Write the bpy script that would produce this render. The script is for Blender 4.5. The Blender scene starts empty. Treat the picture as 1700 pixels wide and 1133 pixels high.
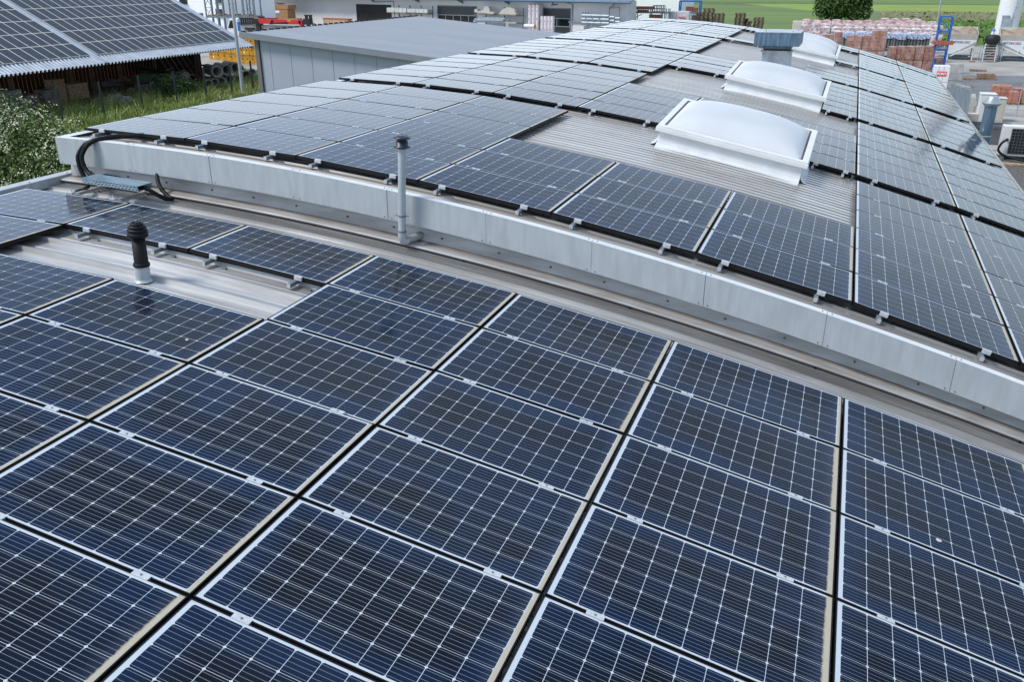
import bpy, bmesh, math, random
from mathutils import Vector, Matrix
R = math.radians
random.seed(7)
C = bpy.context.scene
COL = C.collection

# ------------------------------------------------------------------ camera
CAMZ = 7.3
F_PX, PITCH, YAW = 1413.87, R(23.275), R(20.629)
cam = bpy.data.cameras.new('camera')
cam.sensor_width = 36.0
cam.lens = F_PX / 1700 * 36
cam.clip_start = 0.1
cam.clip_end = 3000
camo = bpy.data.objects.new('camera', cam)
COL.objects.link(camo)
camo.location = (0, 0, CAMZ)
camo.rotation_euler = (R(90) - PITCH, 0, YAW)
C.camera = camo

# ------------------------------------------------------------------ sky and sun (overcast with breaks)
SUN_EL, SUN_AZ = R(52), R(232)          # azimuth measured clockwise from +Y : behind and to the left
w = bpy.data.worlds.new('World')
C.world = w
w.use_nodes = True
nt = w.node_tree
nt.nodes.clear()
N = nt.nodes.new
L = nt.links.new
out = N('ShaderNodeOutputWorld')
bg = N('ShaderNodeBackground')
sky = N('ShaderNodeTexSky')
sky.sky_type = 'NISHITA'
sky.sun_disc = False
sky.sun_elevation = SUN_EL
sky.sun_rotation = SUN_AZ
sky.air_density = 1.0
tc = N('ShaderNodeTexCoord')
mp = N('ShaderNodeMapping')
mp.inputs['Scale'].default_value = (1.0, 1.0, 2.0)
nz = N('ShaderNodeTexNoise')
nz.inputs['Scale'].default_value = 2.2
nz.inputs['Detail'].default_value = 7
nz.inputs['Roughness'].default_value = 0.55
rm = N('ShaderNodeValToRGB')                 # cloud cover
rm.color_ramp.elements[0].position = 0.40
rm.color_ramp.elements[0].color = (0.25, 0.25, 0.25, 1)
rm.color_ramp.elements[1].position = 0.66
rm.color_ramp.elements[1].color = (1, 1, 1, 1)
cl = N('ShaderNodeMix'); cl.data_type = 'RGBA'   # blue grey cloud base against brighter cloud
cl.inputs[6].default_value = (1.2, 1.95, 3.3, 1)
cl.inputs[7].default_value = (5.6, 6.7, 8.1, 1)
ad = N('ShaderNodeMix'); ad.data_type = 'RGBA'; ad.inputs['Factor'].default_value = 0.82
sx = N('ShaderNodeSeparateXYZ')
el = N('ShaderNodeMapRange'); el.interpolation_type = 'SMOOTHSTEP'
el.inputs[1].default_value = 0.20; el.inputs[2].default_value = 0.46
el0 = N('ShaderNodeMapRange'); el0.interpolation_type = 'SMOOTHSTEP'
el0.inputs[1].default_value = 0.10; el0.inputs[2].default_value = 0.36
low = N('ShaderNodeMix'); low.data_type = 'RGBA'
hzm = N('ShaderNodeMix'); hzm.data_type = 'RGBA'
hzm.inputs[6].default_value = (5.6, 6.8, 7.8, 1); hzm.inputs[7].default_value = (8.4, 9.6, 10.9, 1)
azh = N('ShaderNodeMapRange'); azh.interpolation_type = 'SMOOTHSTEP'
azh.inputs[1].default_value = 0.30; azh.inputs[2].default_value = -0.35
L(azh.outputs[0], hzm.inputs['Factor']); L(hzm.outputs[2], low.inputs[6])
azr = N('ShaderNodeMapRange'); azr.interpolation_type = 'SMOOTHSTEP'      # brighter blue opening low in the left hand sky
azr.inputs[1].default_value = -0.20; azr.inputs[2].default_value = -0.66
azm = N('ShaderNodeMix'); azm.data_type = 'RGBA'
azm.inputs[6].default_value = (2.0, 2.9, 4.6, 1); azm.inputs[7].default_value = (5.6, 7.7, 11.4, 1)
L(azr.outputs[0], azm.inputs['Factor']); L(azm.outputs[2], low.inputs[7])

mx = N('ShaderNodeMix'); mx.data_type = 'RGBA'
L(tc.outputs['Generated'], mp.inputs['Vector'])
L(tc.outputs['Generated'], sx.inputs[0])
L(mp.outputs[0], nz.inputs['Vector'])
L(nz.outputs['Fac'], rm.inputs[0])
L(rm.outputs[0], cl.inputs['Factor'])
L(sky.outputs[0], ad.inputs[6])
L(cl.outputs[2], ad.inputs[7])
L(sx.outputs[2], el.inputs[0])
L(sx.outputs[2], el0.inputs[0])
L(sx.outputs[0], azr.inputs[0])
L(sx.outputs[0], azh.inputs[0])
L(el0.outputs[0], low.inputs['Factor'])     # bright hazy band along the horizon, bluer above
L(low.outputs[2], mx.inputs[6])
L(el.outputs[0], mx.inputs['Factor'])
L(ad.outputs[2], mx.inputs[7])
L(mx.outputs[2], bg.inputs['Color'])
bg.inputs['Strength'].default_value = 0.1
L(bg.outputs[0], out.inputs[0])
sl = bpy.data.lights.new('sun', 'SUN')
sl.energy = 2.2
sl.angle = R(14)
sl.color = (1.0, 0.96, 0.9)
so = bpy.data.objects.new('sun', sl)
COL.objects.link(so)
sd = Vector((math.sin(SUN_AZ) * math.cos(SUN_EL), math.cos(SUN_AZ) * math.cos(SUN_EL), math.sin(SUN_EL)))
so.rotation_euler = sd.to_track_quat('Z', 'Y').to_euler()
C.view_settings.view_transform = 'Standard'
C.view_settings.look = 'None'
C.view_settings.exposure = 0.64
C.view_settings.gamma = 1.0
C.cycles.max_bounces = 6
C.cycles.use_denoising = True

# ------------------------------------------------------------------ helpers
_rt = Vector((math.cos(YAW), math.sin(YAW), 0))
_fw = Vector((-math.sin(YAW) * math.cos(PITCH), math.cos(YAW) * math.cos(PITCH), -math.sin(PITCH)))
_up = _rt.cross(_fw)
CAMP = Vector((0, 0, CAMZ))
def ray(px, py): return _fw * F_PX + _rt * (px - 850) + _up * (566.5 - py)
def atz(px, py, z=0):
    v = ray(px, py); return CAMP + v * ((z - CAMZ) / v.z)
def aty(px, py, y):
    v = ray(px, py); return CAMP + v * (y / v.y)
def atx(px, py, x):
    v = ray(px, py); return CAMP + v * (x / v.x)

def tag(o, label=None, cat=None, group=None, kind=None):
    if label: o['label'] = label
    if cat: o['category'] = cat
    if group: o['group'] = group
    if kind: o['kind'] = kind
    return o
def empty(name, loc, label, cat, group=None):
    o = bpy.data.objects.new(name, None)
    o.empty_display_size = 0.2
    COL.objects.link(o)
    o.location = loc
    return tag(o, label, cat, group)

class MB:
    """collects faces (world coordinates) and links them as one mesh object"""
    def __init__(s): s.v = []; s.f = []; s.mi = []; s.sm = []
    def add(s, vs, fs, mi=0, smooth=False):
        b = len(s.v)
        s.v += [tuple(p) for p in vs]
        for f in fs:
            s.f.append([b + i for i in f]); s.mi.append(mi); s.sm.append(smooth)
        return s
    def box(s, c, size, rz=0, mi=0, M=None, taper=1.0):
        x, y, z = [k / 2 for k in size]
        vs = []
        for dz, t in ((-z, 1.0), (z, taper)):
            for dx, dy in ((-x, -y), (x, -y), (x, y), (-x, y)):
                vs.append(Vector((dx * t, dy * t, dz)))
        m = M if M else (Matrix.Translation(c) @ Matrix.Rotation(rz, 4, 'Z'))
        vs = [m @ p for p in vs]
        return s.add(vs, [(3, 2, 1, 0), (4, 5, 6, 7), (0, 1, 5, 4), (1, 2, 6, 5), (2, 3, 7, 6), (3, 0, 4, 7)], mi)
    def bb(s, x0, x1, y0, y1, z0, z1, mi=0):
        return s.box(((x0 + x1) / 2, (y0 + y1) / 2, (z0 + z1) / 2), (x1 - x0, y1 - y0, z1 - z0), 0, mi)
    def bar(s, p0, p1, wd, ht=None, mi=0):
        """square bar between two points"""
        p0 = Vector(p0); p1 = Vector(p1); ht = ht or wd
        d = (p1 - p0); ln = d.length
        q = d.to_track_quat('X', 'Z').to_matrix().to_4x4()
        m = Matrix.Translation((p0 + p1) / 2) @ q
        return s.box(None, (ln, wd, ht), 0, mi, m)
    def cyl(s, p0, p1, r0, r1=None, n=16, mi=0, caps=(True, True)):
        p0 = Vector(p0); p1 = Vector(p1); r1 = r0 if r1 is None else r1
        q = (p1 - p0).to_track_quat('Z', 'Y')
        A = []; B = []
        for i in range(n):
            a = 2 * math.pi * i / n
            e = q @ Vector((math.cos(a), math.sin(a), 0))
            A.append(p0 + e * r0); B.append(p1 + e * r1)
        s.add(A + B, [(i, (i + 1) % n, n + (i + 1) % n, n + i) for i in range(n)], mi, True)
        if caps[0] and r0 > 1e-5: s.add(A, [tuple(range(n))[::-1]], mi)
        if caps[1] and r1 > 1e-5: s.add(B, [tuple(range(n))], mi)
        return s
    def tube(s, pts, r, n=10, mi=0):
        pts = [Vector(p) for p in pts]
        rings = []
        for i, p in enumerate(pts):
            d = (pts[min(i + 1, len(pts) - 1)] - pts[max(i - 1, 0)])
            q = d.to_track_quat('Z', 'Y')
            rings.append([p + q @ Vector((math.cos(2 * math.pi * k / n) * r, math.sin(2 * math.pi * k / n) * r, 0)) for k in range(n)])
        vs = [p for rg in rings for p in rg]
        fs = []
        for i in range(len(pts) - 1):
            # align ring starts
            for k in range(n):
                fs.append((i * n + k, i * n + (k + 1) % n, (i + 1) * n + (k + 1) % n, (i + 1) * n + k))
        s.add(vs, fs, mi, True)
        s.add(rings[0], [tuple(range(n))[::-1]], mi); s.add(rings[-1], [tuple(range(n))], mi)
        return s
    def lathe(s, c, prof, n=24, mi=0, M=None):
        vs = []
        for r, z in prof:
            for k in range(n):
                a = 2 * math.pi * k / n
                p = Vector((r * math.cos(a), r * math.sin(a), z))
                vs.append((M @ p) if M else Vector(c) + p)
        fs = [(i * n + k, i * n + (k + 1) % n, (i + 1) * n + (k + 1) % n, (i + 1) * n + k) for i in range(len(prof) - 1) for k in range(n)]
        return s.add(vs, fs, mi, True)
    def prism(s, pts, d, mi=0):
        """extrude a planar polygon (3d points) by vector d"""
        a = [Vector(p) for p in pts]; b = [p + Vector(d) for p in a]; n = len(a)
        return s.add(a + b, [tuple(range(n))[::-1], tuple(range(n, 2 * n))] + [(i, (i + 1) % n, n + (i + 1) % n, n + i) for i in range(n)], mi)
    def build(s, name, mats, parent=None, bevel=0, local=False, recalc=True):
        me = bpy.data.meshes.new(name)
        off = Vector((0, 0, 0))
        if parent is not None and not local:
            off = parent.location.copy()
            if parent.parent is not None: off = off + parent.parent.location
        me.from_pydata([tuple(Vector(p) - off) for p in s.v], [], s.f)
        if not isinstance(mats, (list, tuple)): mats = [mats]
        for m in mats: me.materials.append(m)
        me.polygons.foreach_set('material_index', s.mi)
        me.polygons.foreach_set('use_smooth', s.sm)
        if recalc or bevel:
            bm = bmesh.new(); bm.from_mesh(me)
            if recalc: bmesh.ops.recalc_face_normals(bm, faces=bm.faces)
            if bevel:
                ed = [e for e in bm.edges if len(e.link_faces) == 2 and e.calc_face_angle(0) > R(40)]
                bmesh.ops.bevel(bm, geom=ed, offset=bevel, segments=2, affect='EDGES', profile=0.6)
            bm.to_mesh(me); bm.free()
        me.update()
        o = bpy.data.objects.new(name, me)
        COL.objects.link(o)
        if parent is not None:
            o.parent = parent
        return o

def text_part(body, size, origin, xdir, nrm, mat, parent, name='lettering', spacing=1.0, bold=0.0):
    cu = bpy.data.curves.new(name, 'FONT')
    cu.body = body; cu.size = size; cu.align_x = 'CENTER'; cu.align_y = 'CENTER'
    cu.extrude = 0.004; cu.offset = bold; cu.space_character = spacing
    t = bpy.data.objects.new('tmp', cu); COL.objects.link(t)
    dg = bpy.context.evaluated_depsgraph_get()
    me = bpy.data.meshes.new_from_object(t.evaluated_get(dg))
    bpy.data.objects.remove(t)
    x = Vector(xdir).normalized(); z = Vector(nrm).normalized(); y = z.cross(x)
    m = Matrix((x, y, z)).transposed().to_4x4(); m.translation = Vector(origin) - parent.location
    me.transform(m)
    me.materials.clear(); me.materials.append(mat)
    o = bpy.data.objects.new(name, me); COL.objects.link(o); o.parent = parent
    return o

# ------------------------------------------------------------------ materials
def mat(name, col=(0.5, 0.5, 0.5), rough=0.6, metal=0.0, var=0.0, vscale=3.0, spec=0.5, col2=None, stretch=(1, 1, 1), bump=0.0, bscale=20.0, detail=5, lo=0.35, hi=0.65):
    m = bpy.data.materials.new(name); m.use_nodes = True
    t = m.node_tree; b = t.nodes['Principled BSDF']
    b.inputs['Roughness'].default_value = rough; b.inputs['Metallic'].default_value = metal
    b.inputs['Specular IOR Level'].default_value = spec
    b.inputs['Base Color'].default_value = (*col, 1)
    if var > 0 or col2 or bump > 0:
        tc = t.nodes.new('ShaderNodeTexCoord'); mp = t.nodes.new('ShaderNodeMapping')
        mp.inputs['Scale'].default_value = stretch
        t.links.new(tc.outputs['Object'], mp.inputs['Vector'])
    if var > 0 or col2:
        n = t.nodes.new('ShaderNodeTexNoise'); n.inputs['Scale'].default_value = vscale; n.inputs['Detail'].default_value = detail
        t.links.new(mp.outputs[0], n.inputs['Vector'])
        r = t.nodes.new('ShaderNodeValToRGB')
        r.color_ramp.elements[0].position = lo; r.color_ramp.elements[1].position = hi
        c2 = col2 if col2 else tuple(c * (1 - var) for c in col)
        r.color_ramp.elements[0].color = (*c2, 1)
        r.color_ramp.elements[1].color = (*(tuple(min(1, c * (1 + var * 0.6)) for c in col) if not col2 else col), 1)
        t.links.new(n.outputs['Fac'], r.inputs[0]); t.links.new(r.outputs[0], b.inputs['Base Color'])
    if bump > 0:
        n2 = t.nodes.new('ShaderNodeTexNoise'); n2.inputs['Scale'].default_value = bscale; n2.inputs['Detail'].default_value = 4
        t.links.new(mp.outputs[0], n2.inputs['Vector'])
        bp = t.nodes.new('ShaderNodeBump'); bp.inputs['Strength'].default_value = bump; bp.inputs['Distance'].default_value = 0.02
        t.links.new(n2.outputs['Fac'], bp.inputs['Height']); t.links.new(bp.outputs[0], b.inputs['Normal'])
    return m

class G:
    """tiny node-graph helper for scalar maths"""
    def __init__(s, m): s.t = m.node_tree
    def n(s, op, a, b=None, c=None, clamp=False):
        x = s.t.nodes.new('ShaderNodeMath'); x.operation = op; x.use_clamp = clamp
        for i, q in enumerate((a, b, c)):
            if q is None: continue
            if isinstance(q, (int, float)): x.inputs[i].default_value = q
            else: s.t.links.new(q, x.inputs[i])
        return x.outputs[0]
    def noise(s, vec, scale, detail=3, rough=0.5):
        x = s.t.nodes.new('ShaderNodeTexNoise'); x.inputs['Scale'].default_value = scale; x.inputs['Detail'].default_value = detail; x.inputs['Roughness'].default_value = rough
        s.t.links.new(vec, x.inputs['Vector']); return x.outputs['Fac']
    def mix(s, f, a, b):
        x = s.t.nodes.new('ShaderNodeMix'); x.data_type = 'RGBA'
        for k, q in ((0, f), (6, a), (7, b)):
            if isinstance(q, (int, float)): x.inputs[k].default_value = q
            elif isinstance(q, tuple): x.inputs[k].default_value = (*q, 1)
            else: s.t.links.new(q, x.inputs[k])
        return x.outputs[2]
    def step(s, v, e0, e1):
        x = s.t.nodes.new('ShaderNodeMapRange'); x.interpolation_type = 'SMOOTHSTEP'
        s.t.links.new(v, x.inputs[0]); x.inputs[1].default_value = e0; x.inputs[2].default_value = e1
        return x.outputs[0]

PL, PWD, PITCHC = 1.650, 0.993, 0.1575       # module length, width, cell pitch
def panel_glass(name, Lx, dirt=1.0):
    m = bpy.data.materials.new(name); m.use_nodes = True
    t = m.node_tree; b = t.nodes['Principled BSDF']; g = G(m)
    tc = t.nodes.new('ShaderNodeTexCoord'); sp = t.nodes.new('ShaderNodeSeparateXYZ')
    t.links.new(tc.outputs['Object'], sp.inputs[0])
    x, y = sp.outputs[0], sp.outputs[1]
    oi = t.nodes.new('ShaderNodeObjectInfo'); rnd = oi.outputs['Random']
    cb = t.nodes.new('ShaderNodeCombineXYZ')
    t.links.new(g.n('ADD', x, g.n('MULTIPLY', rnd, 37.0)), cb.inputs[0])
    t.links.new(g.n('ADD', y, g.n('MULTIPLY', rnd, 91.0)), cb.inputs[1])
    t.links.new(rnd, cb.inputs[2])
    vec = cb.outputs[0]
    mxm = 0.0375 if Lx > 1 else 0.016; mym = (PWD - 6 * PITCHC) / 2
    ncx = int((Lx - 2 * mxm + 0.001) / PITCHC)
    u = g.n('DIVIDE', g.n('SUBTRACT', x, mxm), PITCHC); v = g.n('DIVIDE', g.n('SUBTRACT', y, mym), PITCHC)
    fu = g.n('ABSOLUTE', g.n('SUBTRACT', g.n('FRACT', u), 0.5)); fv = g.n('ABSOLUTE', g.n('SUBTRACT', g.n('FRACT', v), 0.5))
    gapu = g.n('GREATER_THAN', fu, 0.5 - 0.0112); gapv = g.n('GREATER_THAN', fv, 0.5 - 0.0078)
    dia = g.n('GREATER_THAN', g.n('ADD', fu, fv), 0.925)
    # outside the cell field
    ou = g.n('MAXIMUM', g.n('LESS_THAN', u, 0.0), g.n('GREATER_THAN', u, float(ncx)))
    ov = g.n('MAXIMUM', g.n('LESS_THAN', v, 0.0), g.n('GREATER_THAN', v, 6.0))
    white = g.n('MAXIMUM', g.n('MAXIMUM', gapu, gapv), g.n('MAXIMUM', dia, g.n('MAXIMUM', ou, ov)))
    bus = g.n('LESS_THAN', g.n('ABSOLUTE', g.n('SUBTRACT', g.n('FRACT', g.n('MULTIPLY', v, 5.0)), 0.5)), 0.045)
    # per cell tint
    cc = t.nodes.new('ShaderNodeCombineXYZ')
    t.links.new(g.n('FLOOR', u), cc.inputs[0]); t.links.new(g.n('FLOOR', v), cc.inputs[1]); t.links.new(rnd, cc.inputs[2])
    wn = t.nodes.new('ShaderNodeTexWhiteNoise'); t.links.new(cc.outputs[0], wn.inputs['Vector'])
    base = g.mix(wn.outputs[0], (0.0008, 0.0019, 0.0058), (0.0011, 0.0042, 0.0140))
    big = g.noise(vec, 0.9, 2)
    ex_ = g.n('MINIMUM', g.n('MINIMUM', x, g.n('SUBTRACT', Lx, x)), g.n('MINIMUM', y, g.n('SUBTRACT', PWD, y)))   # coating runs bluer towards the module rim
    rim = g.n('SUBTRACT', 1.0, g.step(g.n('ADD', ex_, g.n('MULTIPLY', g.n('SUBTRACT', big, 0.5), 0.5)), 0.0, 0.26))
    base = g.mix(g.n('MAXIMUM', g.step(big, 0.46, 0.72), rim), base, (0.0012, 0.0110, 0.040))
    base = g.mix(g.n('MULTIPLY', bus, 0.62), base, (0.24, 0.28, 0.34))
    base = g.mix(white, base, (0.47, 0.53, 0.59))
    # thin dust film, thicker and tan at the low (right hand) edge
    dn = g.noise(vec, 5.0, 4, 0.6)
    dust = g.n('ADD', 0.001, g.n('MULTIPLY', g.step(dn, 0.4, 0.85), 0.010))
    base = g.mix(dust, base, (0.33, 0.34, 0.35))
    en = g.noise(vec, 14.0, 5, 0.65); en2 = g.noise(vec, 1.7, 2)
    wr = t.nodes.new('ShaderNodeTexWhiteNoise'); wr.noise_dimensions = '1D'; t.links.new(g.n('MULTIPLY', rnd, 613.0), wr.inputs['W'])
    amt = g.n('ADD', 0.60, g.n('MULTIPLY', wr.outputs[0], 0.75))
    st = t.nodes.new('ShaderNodeMapping'); st.inputs['Scale'].default_value = (4.0, 34.0, 1.0); t.links.new(vec, st.inputs['Vector'])
    streak = g.noise(st.outputs[0], 1.0, 3)
    wdt = g.n('MULTIPLY', amt, g.n('ADD', 0.010 * dirt, g.n('MULTIPLY', g.n('ADD', g.n('MULTIPLY', en, 0.25), g.n('ADD', g.n('MULTIPLY', en2, 0.45), g.n('MULTIPLY', streak, 0.35))), 0.050 * dirt)))
    edge = g.n('DIVIDE', g.n('SUBTRACT', Lx - 0.008, x), wdt)
    tan = g.n('SUBTRACT', 1.0, g.step(edge, 0.7, 1.0))
    tan = g.n('MULTIPLY', tan, g.n('ADD', 0.60, g.n('MULTIPLY', en, 0.5)), clamp=True)
    base = g.mix(tan, base, (0.40, 0.355, 0.26))
    soft = g.n('SUBTRACT', 1.0, g.step(edge, 0.6, 3.2))
    base = g.mix(g.n('MULTIPLY', g.n('MULTIPLY', soft, streak), 0.09), base, (0.30, 0.30, 0.28))
    # bird droppings, rare
    vo = t.nodes.new('ShaderNodeTexVoronoi'); vo.inputs['Scale'].default_value = 2.6
    wv = t.nodes.new('ShaderNodeVectorMath'); wv.operation = 'ADD'
    nn = t.nodes.new('ShaderNodeTexNoise'); nn.inputs['Scale'].default_value = 30; t.links.new(vec, nn.inputs['Vector'])
    sc = t.nodes.new('ShaderNodeVectorMath'); sc.operation = 'SCALE'; sc.inputs['Scale'].default_value = 0.035
    t.links.new(nn.outputs['Color'], sc.inputs[0]); t.links.new(vec, wv.inputs[0]); t.links.new(sc.outputs[0], wv.inputs[1])
    t.links.new(wv.outputs[0], vo.inputs['Vector'])
    spz = t.nodes.new('ShaderNodeSeparateXYZ'); t.links.new(vo.outputs['Color'], spz.inputs[0])
    drop = g.n('MULTIPLY', g.n('LESS_THAN', vo.outputs['Distance'], g.n('MULTIPLY', spz.outputs[1], 0.055)), g.n('GREATER_THAN', spz.outputs[0], 0.90))
    base = g.mix(g.n('MULTIPLY', drop, 0.8), base, (0.62, 0.63, 0.62))
    t.links.new(base, b.inputs['Base Color'])
    rough = g.n('ADD', g.n('ADD', 0.07, g.n('MULTIPLY', dn, 0.06)), g.n('MULTIPLY', g.n('MAXIMUM', tan, drop), 0.6), clamp=True)
    t.links.new(rough, b.inputs['Roughness'])
    b.inputs['IOR'].default_value = 1.26
    b.inputs['Specular IOR Level'].default_value = 0.5
    return m

M = {}
M['glass'] = panel_glass('solar_glass', PL)
M['glass_short'] = panel_glass('solar_glass_short', 0.82, 0.5)
M['frame'] = mat('black_anodised', (0.006, 0.006, 0.007), 0.5, 0.0, spec=0.25)
M['alu'] = mat('bare_aluminium', (0.62, 0.63, 0.65), 0.40, 0.45, 0.10, 25)
M['galv'] = mat('galvanised_sheet', (0.44, 0.475, 0.51), 0.5, 0.25, 0.10, 2.2, stretch=(6, 6, 1), detail=6)
M['galv_blue'] = mat('galvanised_duct', (0.14, 0.215, 0.30), 0.42, 0.55, 0.35, 2.0, stretch=(7, 7, 0.6), detail=6)
M['galv_light'] = mat('galvanised_duct_light', (0.52, 0.56, 0.60), 0.36, 0.6, 0.3, 2.5)
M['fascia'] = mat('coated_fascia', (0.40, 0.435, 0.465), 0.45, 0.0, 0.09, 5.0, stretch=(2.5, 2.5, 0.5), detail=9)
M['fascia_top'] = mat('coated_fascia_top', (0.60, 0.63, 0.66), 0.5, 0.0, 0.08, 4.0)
M['flash'] = mat('weathered_flashing', (0.47, 0.475, 0.48), 0.45, 0.3, 0.3, 2.5, col2=(0.33, 0.32, 0.31), stretch=(0.6, 3, 3))
M['flash_brown'] = mat('silted_flashing', (0.22, 0.20, 0.182), 0.75, 0.0, 0.3, 3.0, col2=(0.14, 0.123, 0.108), stretch=(1, 4, 4))
M['white'] = mat('white_coated', (0.68, 0.70, 0.71), 0.38, 0.0, 0.05, 4)
M['dome'] = mat('opal_dome', (0.54, 0.565, 0.595), 0.28, 0.0, 0.06, 1.2, spec=0.4)
M['seal'] = mat('dark_gasket', (0.10, 0.08, 0.075), 0.7)
M['rubber'] = mat('black_rubber', (0.006, 0.0065, 0.008), 0.55, 0, 0.2, 30, spec=0.25)
M['darkcap'] = mat('dark_grey_cap', (0.020, 0.034, 0.050), 0.4, 0.1, 0.2, 12)
M['steel'] = mat('grey_steel', (0.18, 0.22, 0.26), 0.5, 0.3, 0.2, 3)
M['steel_light'] = mat('zinc_steel', (0.36, 0.42, 0.47), 0.5, 0.4, 0.2, 3)
M['post'] = mat('anthracite_post', (0.018, 0.026, 0.036), 0.5, 0.1)
M['black'] = mat('black_paint', (0.008, 0.008, 0.009), 0.6)
M['blue'] = mat('blue_steel', (0.008, 0.115, 0.42), 0.45, 0, 0.15, 4)
M['blueplastic'] = mat('blue_plastic', (0.012, 0.05, 0.30), 0.4)
M['red'] = mat('red_paint', (0.55, 0.02, 0.015), 0.4, 0, 0.12, 3)
M['red_print'] = mat('red_print', (0.56, 0.04, 0.04), 0.6)
M['orange'] = mat('orange_print', (0.75, 0.16, 0.04), 0.6)
M['blue_print'] = mat('blue_print', (0.02, 0.05, 0.22), 0.6)
M['white_print'] = mat('white_print', (0.80, 0.80, 0.80), 0.6)
M['concrete'] = mat('grey_concrete', (0.34, 0.34, 0.33), 0.85, 0, 0.2, 2.5, bump=0.2)
M['concrete_pipe'] = mat('old_concrete', (0.40, 0.36, 0.31), 0.9, 0, 0.35, 2.2, col2=(0.22, 0.19, 0.165), bump=0.3)
M['wood_dark'] = mat('dark_boarding', (0.11, 0.045, 0.02), 0.8, 0, 0.5, 2.0, stretch=(9, 9, 0.5), detail=6)
M['wood'] = mat('pallet_wood', (0.30, 0.20, 0.13), 0.8, 0, 0.4, 3.0, col2=(0.15, 0.095, 0.06))
M['wood_old'] = mat('old_pallet_wood', (0.20, 0.135, 0.095), 0.85, 0, 0.45, 3.0, col2=(0.075, 0.05, 0.038))
M['wood_light'] = mat('cut_timber', (0.50, 0.34, 0.22), 0.8, 0, 0.35, 6)
M['cardboard'] = mat('cardboard', (0.36, 0.19, 0.095), 0.8, 0, 0.15, 2)
M['yellow'] = mat('yellow_plastic', (0.62, 0.32, 0.006), 0.5, 0, 0.35, 1.6, col2=(0.33, 0.15, 0.006))
M['hallwall'] = mat('render_wall', (0.66, 0.67, 0.69), 0.8, 0, 0.04, 0.6)
M['whitewall'] = mat('white_render', (0.90, 0.91, 0.92), 0.8, 0, 0.03, 0.6)
M['darkdoor'] = mat('dark_door', (0.045, 0.05, 0.055), 0.45, 0, 0.1, 2)
M['darkglass'] = mat('dark_glass', (0.012, 0.014, 0.018), 0.12, 0, 0.3, 1.0)
M['greybuild'] = mat('sandwich_panel', (0.37, 0.40, 0.475), 0.5, 0.0, 0.04, 0.8)
M['greyroof'] = mat('grey_roof_sheet', (0.25, 0.275, 0.315), 0.6, 0.0, 0.07, 0.4, stretch=(0.4, 2.5, 1))
M['greytrim'] = mat('grey_trim', (0.22, 0.24, 0.27), 0.5, 0.1, 0.06, 2)
M['greypost'] = mat('brown_grey_post', (0.17, 0.165, 0.165), 0.5, 0.1)
M['barnroof'] = mat('barn_sheet', (0.40, 0.45, 0.52), 0.45, 0.2, 0.15, 1.5)
M['barnmod'] = mat('thin_film', (0.032, 0.043, 0.060), 0.40, 0, 0.2, 8, spec=0.25)
M['barnframe'] = mat('module_frame', (0.66, 0.64, 0.60), 0.55, 0.0)
M['brick'] = mat('clay_brick', (0.30, 0.105, 0.065), 0.85, 0, 0.3, 3)
M['tile_red'] = mat('terracotta', (0.40, 0.13, 0.07), 0.8, 0, 0.25, 5)
M['foil_blue'] = mat('blue_foil', (0.05, 0.13, 0.34), 0.25, 0, 0.5, 9, col2=(0.55, 0.62, 0.70), bump=0.8, bscale=8)
M['tile_grey'] = mat('grey_roof_tile', (0.105, 0.115, 0.115), 0.7, 0, 0.25, 4)
M['foil_white'] = mat('white_foil', (0.66, 0.62, 0.62), 0.3, 0, 0.2, 6, col2=(0.47, 0.40, 0.40))
M['sand'] = mat('dirty_sand', (0.34, 0.27, 0.20), 0.9, 0, 0.4, 1.5, col2=(0.17, 0.13, 0.11))
M['stone'] = mat('rubble_stone', (0.30, 0.28, 0.26), 0.9, 0, 0.35, 3)
M['green_tarp'] = mat('green_tarp', (0.015, 0.10, 0.045), 0.5, 0, 0.3, 3)
M['blue_tarp'] = mat('blue_tarp', (0.10, 0.32, 0.55), 0.5)
M['cream'] = mat('cream_box', (0.52, 0.50, 0.44), 0.6, 0, 0.08, 2)
M['roll'] = mat('wrapped_roll', (0.62, 0.60, 0.63), 0.35, 0, 0.12, 3)
M['pink'] = mat('pink_print', (0.62, 0.20, 0.20), 0.6)
M['canvas'] = mat('stone_moulding', (0.46, 0.44, 0.40), 0.8, 0, 0.1, 2)

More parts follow.
